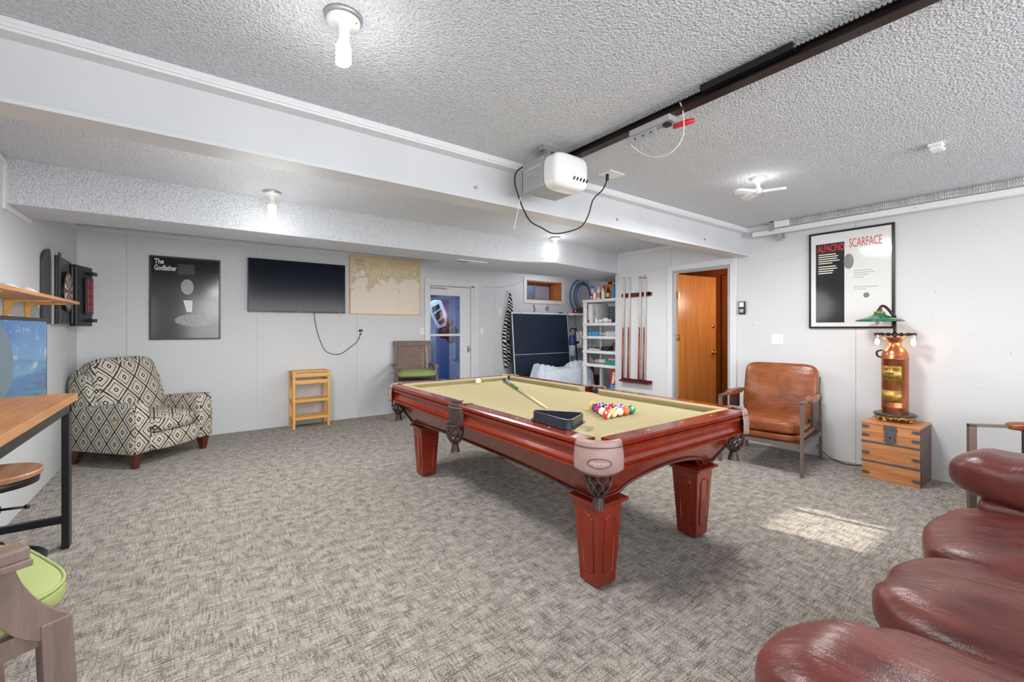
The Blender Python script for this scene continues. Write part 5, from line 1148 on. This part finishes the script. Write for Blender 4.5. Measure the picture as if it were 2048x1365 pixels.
MB().lathe([(0, 1.335), (.020, 1.345), (.028, 1.365), (.022, 1.395), (.014, 1.42)], (sxx, syy, 0), 18).build('shade_bulb', plain('unlit_bulb', (226, 200, 192), .2), lp)
for sgn in (-1, 1):
    yb_ = ly+sgn*.123
    MB().lathe([(.014, 1.262), (.022, 1.255), (.0235, 1.275), (.014, 1.279), (0, 1.279)], (lx, yb_, 0), 16).build('socket', 'iron', lp)
    MB().lathe([(.022, 1.27), (.0235, 1.22), (.0235, 1.165)], (lx, yb_, 0), 18).build('glass_sleeve', 'bulbglass', lp)
    MB().lathe([(.010, 1.225), (.017, 1.215), (.019, 1.19), (.016, 1.172), (0, 1.165)], (lx, yb_, 0), 16).build('lit_bulb', 'warm', lp)
    light('lamp_glow', 'POINT', (lx-.04, yb_, 1.19), .8, (1, .72, .42), radius=.02)
fc = MB().tube(smooth_path([(5.17, 1.72, .12), (5.16, 1.62, .03), (5.12, 1.52, .008), (5.08, 1.42, .006), (5.12, 1.33, .02), (5.18, 1.27, .05)]), .004, 6); tag(fc.build('lamp_cord', 'black_rub'), 'black cord along the floor between leather chair and chest', 'cord')

# ================================================================== SOFA (faces +y, seen from above the arm)
so = thing('leather_sofa', 'burgundy leather sofa with rounded arms in the lower right', 'sofa', (2.1, -.05, 0))
MB().box((.98, -.50, .06), (3.28, .36, .33)).build('base', 'burg_lea', so, bev=.03, seg=3, sm=True)
def puff(seed, amp=.008):
    r_ = random.Random(seed); ph = [r_.uniform(0, 6) for _ in range(4)]
    def f(w, q):
        d = amp*(math.sin(w.x*16+w.y*7+ph[0])+.7*math.sin(w.x*29-w.y*11+ph[1])*abs(q[1]))
        w.z += d*(1 if q[2] > 0 else 0); w.y += amp*.5*math.sin(w.x*24+ph[2])*(1 if q[1] > .3 else 0); return w
    return f
for i, (a, b_) in enumerate(((2.29, 3.08), (1.68, 2.29), (1.10, 1.68))):
    MB().cushion(((a+b_)/2, -.03, .395), ((b_-a)/2+.004, .475, .10), 3.6, 18, (0, .015, .018), None, puff(i)).build('seat_cushion', 'burg_lea', so)
    MB().tube([((a+b_)/2+((b_-a)/2-.05)*math.cos(t)*1.0, -.03+.44*1, .36) for t in [PI*j/8 for j in range(9)]], .004, 5).build('seam', 'burg_lea', so)
for s_, xc, zc in ((-1, 1.04, .580), (1, 3.09, .615)):
    MB().box((xc-.13, -.45, .05), (xc+.13, .34, .52)).build('arm_panel', 'burg_lea', so, bev=.04, seg=3, sm=True)
    def armf(w, q):
        d = .006*math.sin(w.y*21+w.x*6)+.004*math.sin(w.y*37+1); w.z += d*(1 if q[2] > 0 else .3); w.x *= 1+.06*math.sin(w.y*5+1); return w
    MB().cushion((xc, -.03, zc), (.19, .475, .125), 3.0, 20, (0, 0, .0), None, armf).build('arm', 'burg_lea', so)
for a, b_ in ((2.3, 2.96), (1.68, 2.3), (1.2, 1.68)): MB().cushion(((a+b_)/2, -.50, .56), ((b_-a)/2, .12, .13), 3.6, 10, (0, .02, .02)).build('back_cushion', 'burg_lea', so)
MB().box((.98, -.74, .06), (3.28, -.54, .66)).build('back_frame', 'burg_lea', so, bev=.05, seg=3, sm=True)
for x in (1.05, 3.2):
    for y in (-.6, .28): MB().box((x-.03, y-.03, 0), (x+.03, y+.03, .07)).build('leg', 'walnut', so)

# ================================================================== CEILING THINGS
def bulb_fixture(label, x, y, zc, kind):
    t = thing('ceiling_light', label, 'light', (x, y, zc-.05), group='bare bulb ceiling lights')
    if kind != 'globe':
        MB().lathe([(.054, -.018), (.066, -.012), (.070, 0), (0, 0)][::-1], (x, y, zc), 28).build('metal_box_rim', 'zinc', t)
    MB().lathe([(.058, -.012), (.060, -.020), (.052, -.028), (.030, -.036), (.022, -.05), (.022, -.066), (0, -.066)], (x, y, zc), 28).build('porcelain_holder', 'white_pl', t)
    if kind == 'spiral':
        MB().lathe([(.0225, -.05), (.0225, -.095), (.012, -.10)], (x, y, zc), 20).build('bulb_base', 'white_pl', t)
        k = MB(); P = [(x+.020*math.cos(a), y+.020*math.sin(a), zc-.105-.013*a/(2*PI)*1.15) for a in [i*PI/6 for i in range(0, 56)]]; k.tube(P, .0085, 8); k.build('spiral_tube', 'bulb', t)
        MB().cyl((x+.06*0+.035, y-.035, zc-.03), (x+.036, y-.036, zc-.02), .004, 8).build('screw', 'brass', t)
    elif kind == 'long':
        MB().lathe([(.018, -.06), (.022, -.085), (.033, -.105), (.034, -.115)], (x, y, zc), 20).build('bulb_base', 'white_pl', t)
        for i in range(4):
            a = PI/4+i*PI/2; k = MB(); cx_, cy_ = x+.022*math.cos(a), y+.022*math.sin(a); k.tube([(cx_, cy_, zc-.112), (cx_, cy_, zc-.235), (cx_+.006, cy_, zc-.240)], .013, 10); k.build('light_tube', 'bulb', t)
        MB().lathe([(.0, -.235), (.006, -.232), (.004, -.12)], (x, y, zc), 8).build('core', 'gray_metal', t)
    else:
        MB().lathe([(.016, -.06), (.022, -.08)], (x, y, zc), 16).build('bulb_base', 'white_pl', t)
        MB().sphere((x, y, zc-.108), .030, 18, 12).build('globe_bulb', 'bulb', t)
bulb_fixture('bare spiral bulb in porcelain holder on the front ceiling', .45, 1.66, ZC, 'spiral')
bulb_fixture('bare multi tube bulb behind the dropped beam', .53, 4.06, ZB, 'long')
bulb_fixture('small round bulb near the soffit bulge above the rear door', 3.62, 4.00, ZB, 'globe')
# three-winged ceiling light
wl_ = thing('winged_ceiling_light', 'white three winged ceiling light near the right wall', 'light', (3.49, 1.55, 2.36)); fx, fy = 3.49, 1.55
MB().lathe([(.05, 2.474), (.05, 2.452), (.02, 2.444), (.016, 2.40), (.030, 2.39), (.034, 2.36), (.02, 2.352), (0, 2.351)], (fx, fy, 0), 20).build('stem', 'white_pl', wl_)
for a_, L_ in ((-69, .18), (54, .19), (151, .185)):
    a = R(a_); d = Vector((math.cos(a), math.sin(a), 0)); p = Vector((-d.y, d.x, 0)); o_ = Vector((fx, fy, 2.365)); k = MB(); n_ = 7
    poly = [(.03, -.022), (L_-.02, -.034), (L_, -.02), (L_+.008, 0), (L_, .02), (L_-.02, .034), (.03, .022)]
    fr_ = Fr(o_, d, p+Vector((0, 0, .18))); k.prism(fr_, poly, -.010, .010); k.build('wing', 'white_pl', wl_, bev=.004, seg=3, sm=True)
MB().lathe([(.055, 0), (.055, -.018), (.05, -.026), (0, -.026)], (3.76, .585, 2.474), 28).build('x', 'white_pl')
bpy.data.objects.remove(bpy.data.objects['x'])
sd = thing('smoke_detector', 'small square white detector on the ceiling at upper right', 'detector', (3.74, .60, 2.44))
MB().box((3.70, .565, 2.452), (3.78, .635, 2.474)).build('base', 'white_pl', sd, bev=.005); MB().box((3.69, .56, 2.425), (3.77, .625, 2.452)).build('body', 'white_pl', sd, bev=.008)
MB().box((3.702, .558, 2.436), (3.722, .561, 2.441)).build('slot', 'black', sd)
# garage door opener
op = thing('garage_door_opener', 'grey and white garage door opener hanging from the ceiling with dark rail', 'garage door opener', (1.9, 2.1, 2.2))
MB().box((1.745, 2.045, 2.205), (2.03, 2.245, 2.395)).build('housing', plain('grey_housing', (158, 160, 163), .45), op, bev=.004)
MB().cushion((1.885, 1.985, 2.290), (.142, .075, .108), 4.6, 12).build('light_cover', 'white_pl', op)
for i in range(5): MB().bar((1.88+i*.028, 1.909, 2.235), (1.892+i*.028, 1.909, 2.255), .009, .004, (0, 1, 0)).build('vent_slot', 'black', op)
fo_ = Fr((1.7445, 2.235, 2.21), (0, -1, 0), (0, 0, 1)); k = MB(); text(k, 'CHAMBERLAIN', fo_, .015, .125, .016, w=.155, th=.0006, c=0, bold=.02); text(k, 'garage door opener', fo_, .04, .098, .008, w=.10, th=.0006, c=0); k.build('lettering', plain('pale_print', (214, 214, 214), .5), op)
MB().box((1.748, 2.244, 2.215), (1.76, 2.253, 2.36)).build('terminal_strip', 'black', op)
k = MB(); k.box((1.80, 2.06, 2.395), (1.83, 2.10, 2.474)); k.box((1.96, 2.06, 2.395), (1.99, 2.10, 2.474)); k.box((1.76, 2.05, 2.44), (2.02, 2.10, 2.474)); k.build('hanging_bracket', 'zinc', op)
rl = MB(); rl.box((1.962, -2.9, 2.418), (1.968, 2.06, 2.452)).box((1.935, -2.9, 2.405), (1.992, 2.06, 2.411)).box((1.945, -2.9, 2.448), (1.985, 2.06, 2.453)).build('rail', plain('dark_steel_rail', (52, 42, 40), .25, .7, var=.3, sc=5), op)
for y in (.92, .10): MB().box((1.915, y-.20, 2.432), (1.960, y+.19, 2.462)).build('rail_splice', 'black_met', op, bev=.002)
chn = MB()
for i in range(120):
    y = 2.05-i*.0155
    chn.box((1.928, y-.005, 2.440), (1.934, y+.005, 2.450))
c_ = chn.build('drive_chain', 'zinc', op); c_['kind'] = 'stuff'
MB().tube([(1.931, 2.05, 2.445), (1.931, -2.8, 2.445)], .002, 5).build('drive_cable', 'iron', op)
k = MB(); k.box((1.93, 1.28, 2.375), (1.995, 1.53, 2.405)); k.build('trolley', 'gray_metal', op, bev=.003)
k = MB(); k.box((1.945, 1.37, 2.335), (1.952, 1.55, 2.376)); k.build('trolley_arm', 'gray_metal', op, bev=.002)
for y in (1.40, 1.45, 1.50): MB().cyl((1.943, y, 2.355), (1.9455, y, 2.355), .005, 10).build('bolt', 'black', op)
MB().box((1.95, 1.30, 2.36), (1.985, 1.335, 2.40)).build('latch', 'black', op, bev=.004)
MB().tube([(1.98, 1.29, 2.352), (1.995, 1.235, 2.356), (2.0, 1.19, 2.352)], [.012, .014, .012], 8).build('release_handle', 'red', op)
k = MB().tube(smooth_path([(1.945, 1.53, 2.335), (1.955, 1.47, 2.27), (1.965, 1.38, 2.222), (1.975, 1.29, 2.225), (1.98, 1.235, 2.29), (1.97, 1.23, 2.40), (1.955, 1.24, 2.455)]), .0035, 6); k.build('release_cord', plain('pink_white_cord', (240, 206, 204), .6), op)
ec = MB().tube(smooth_path([(1.76, 2.252, 2.39), (1.735, 2.30, 2.36), (1.73, 2.31, 2.29), (1.75, 2.30, 2.21), (1.79, 2.30, 2.13), (1.88, 2.33, 2.06), (2.0, 2.35, 2.035), (2.10, 2.35, 2.01), (2.22, 2.34, 2.03), (2.37, 2.33, 2.09), (2.42, 2.30, 2.18), (2.43, 2.26, 2.29), (2.47, 2.20, 2.36), (2.485, 2.17, 2.43)], 8), .005, 7)
tag(ec.build('opener_power_cord', 'black_rub'), 'black power cord looping from the opener to the ceiling outlet', 'cord')
po = thing('ceiling_outlet', 'white outlet plate on the ceiling right of the opener', 'outlet', (2.50, 2.16, 2.46)); MB().box((2.44, 2.10, 2.467), (2.60, 2.22, 2.474)).build('plate', 'white_pl', po, bev=.002); MB().cyl((2.485, 2.17, 2.467), (2.485, 2.17, 2.425), .012, 12).build('plug', 'black', po)
ps = MB().tube(smooth_path([(1.745, 2.27, 2.19), (1.735, 2.29, 2.08), (1.71, 2.29, 1.99)]), .002, 5).sphere((1.71, 2.29, 1.985), .005, 8, 6); tag(ps.build('pull_string', 'white_pl'), 'thin white pull string hanging below the opener', 'string')
# door track and tension spring along the right wall
tk = thing('door_track', 'white horizontal garage door track along the top of the right wall', 'track', (5.13, .5, 2.35))
k = MB(); k.box((5.115, -2.95, 2.352), (5.119, 2.33, 2.405)).box((5.119, -2.95, 2.352), (5.15, 2.33, 2.356)).tube([(5.12, -2.95, 2.350), (5.12, 2.33, 2.350)], .007, 8); k.build('channel', 'white_pl', tk, bev=0)
for y in (2.05, .95, .2): MB().lathe([(.006, -.003), (.005, 0), (0, .0)], (5.113, y, 2.38), 8, 'x').build('bolt', 'gray_metal', tk)
MB().box((5.15, 2.02, 2.30), (5.2, 2.05, 2.40)).build('bracket', 'zinc', tk); MB().box((5.12, 2.02, 2.27), (5.125, 2.08, 2.345)).build('hanger_strap', 'zinc', tk)
sp = thing('tension_spring', 'pair of long white coil springs above the door track', 'spring', (5.05, .5, 2.43))
for zz in (2.452, 2.424):
    k = MB(); P = []; n_ = 10; turns = 175
    for i in range(turns*n_): a = 2*PI*i/n_; P.append((5.065+.0155*math.cos(a), 1.93-i/n_*.0150, zz+.0135*math.sin(a)))
    k.tube(P, .0024, 3); k.build('coil', plain('white_spring', (206, 206, 206), .4), sp)
MB().box((5.04, 1.93, 2.405), (5.075, 2.07, 2.470)).build('spring_plate', 'white_pl', sp, bev=.004); MB().box((5.03, 2.07, 2.37), (5.036, 2.12, 2.4725)).build('perforated_strap', 'zinc', sp); MB().box((5.03, 2.06, 2.465), (5.15, 2.13, 2.4725)).build('top_flange', 'white_pl', sp)
k = MB().tube([(5.065, -2.9, 2.435), (5.065, -.7, 2.435)], .003, 5); k.build('cable', 'zinc', sp)
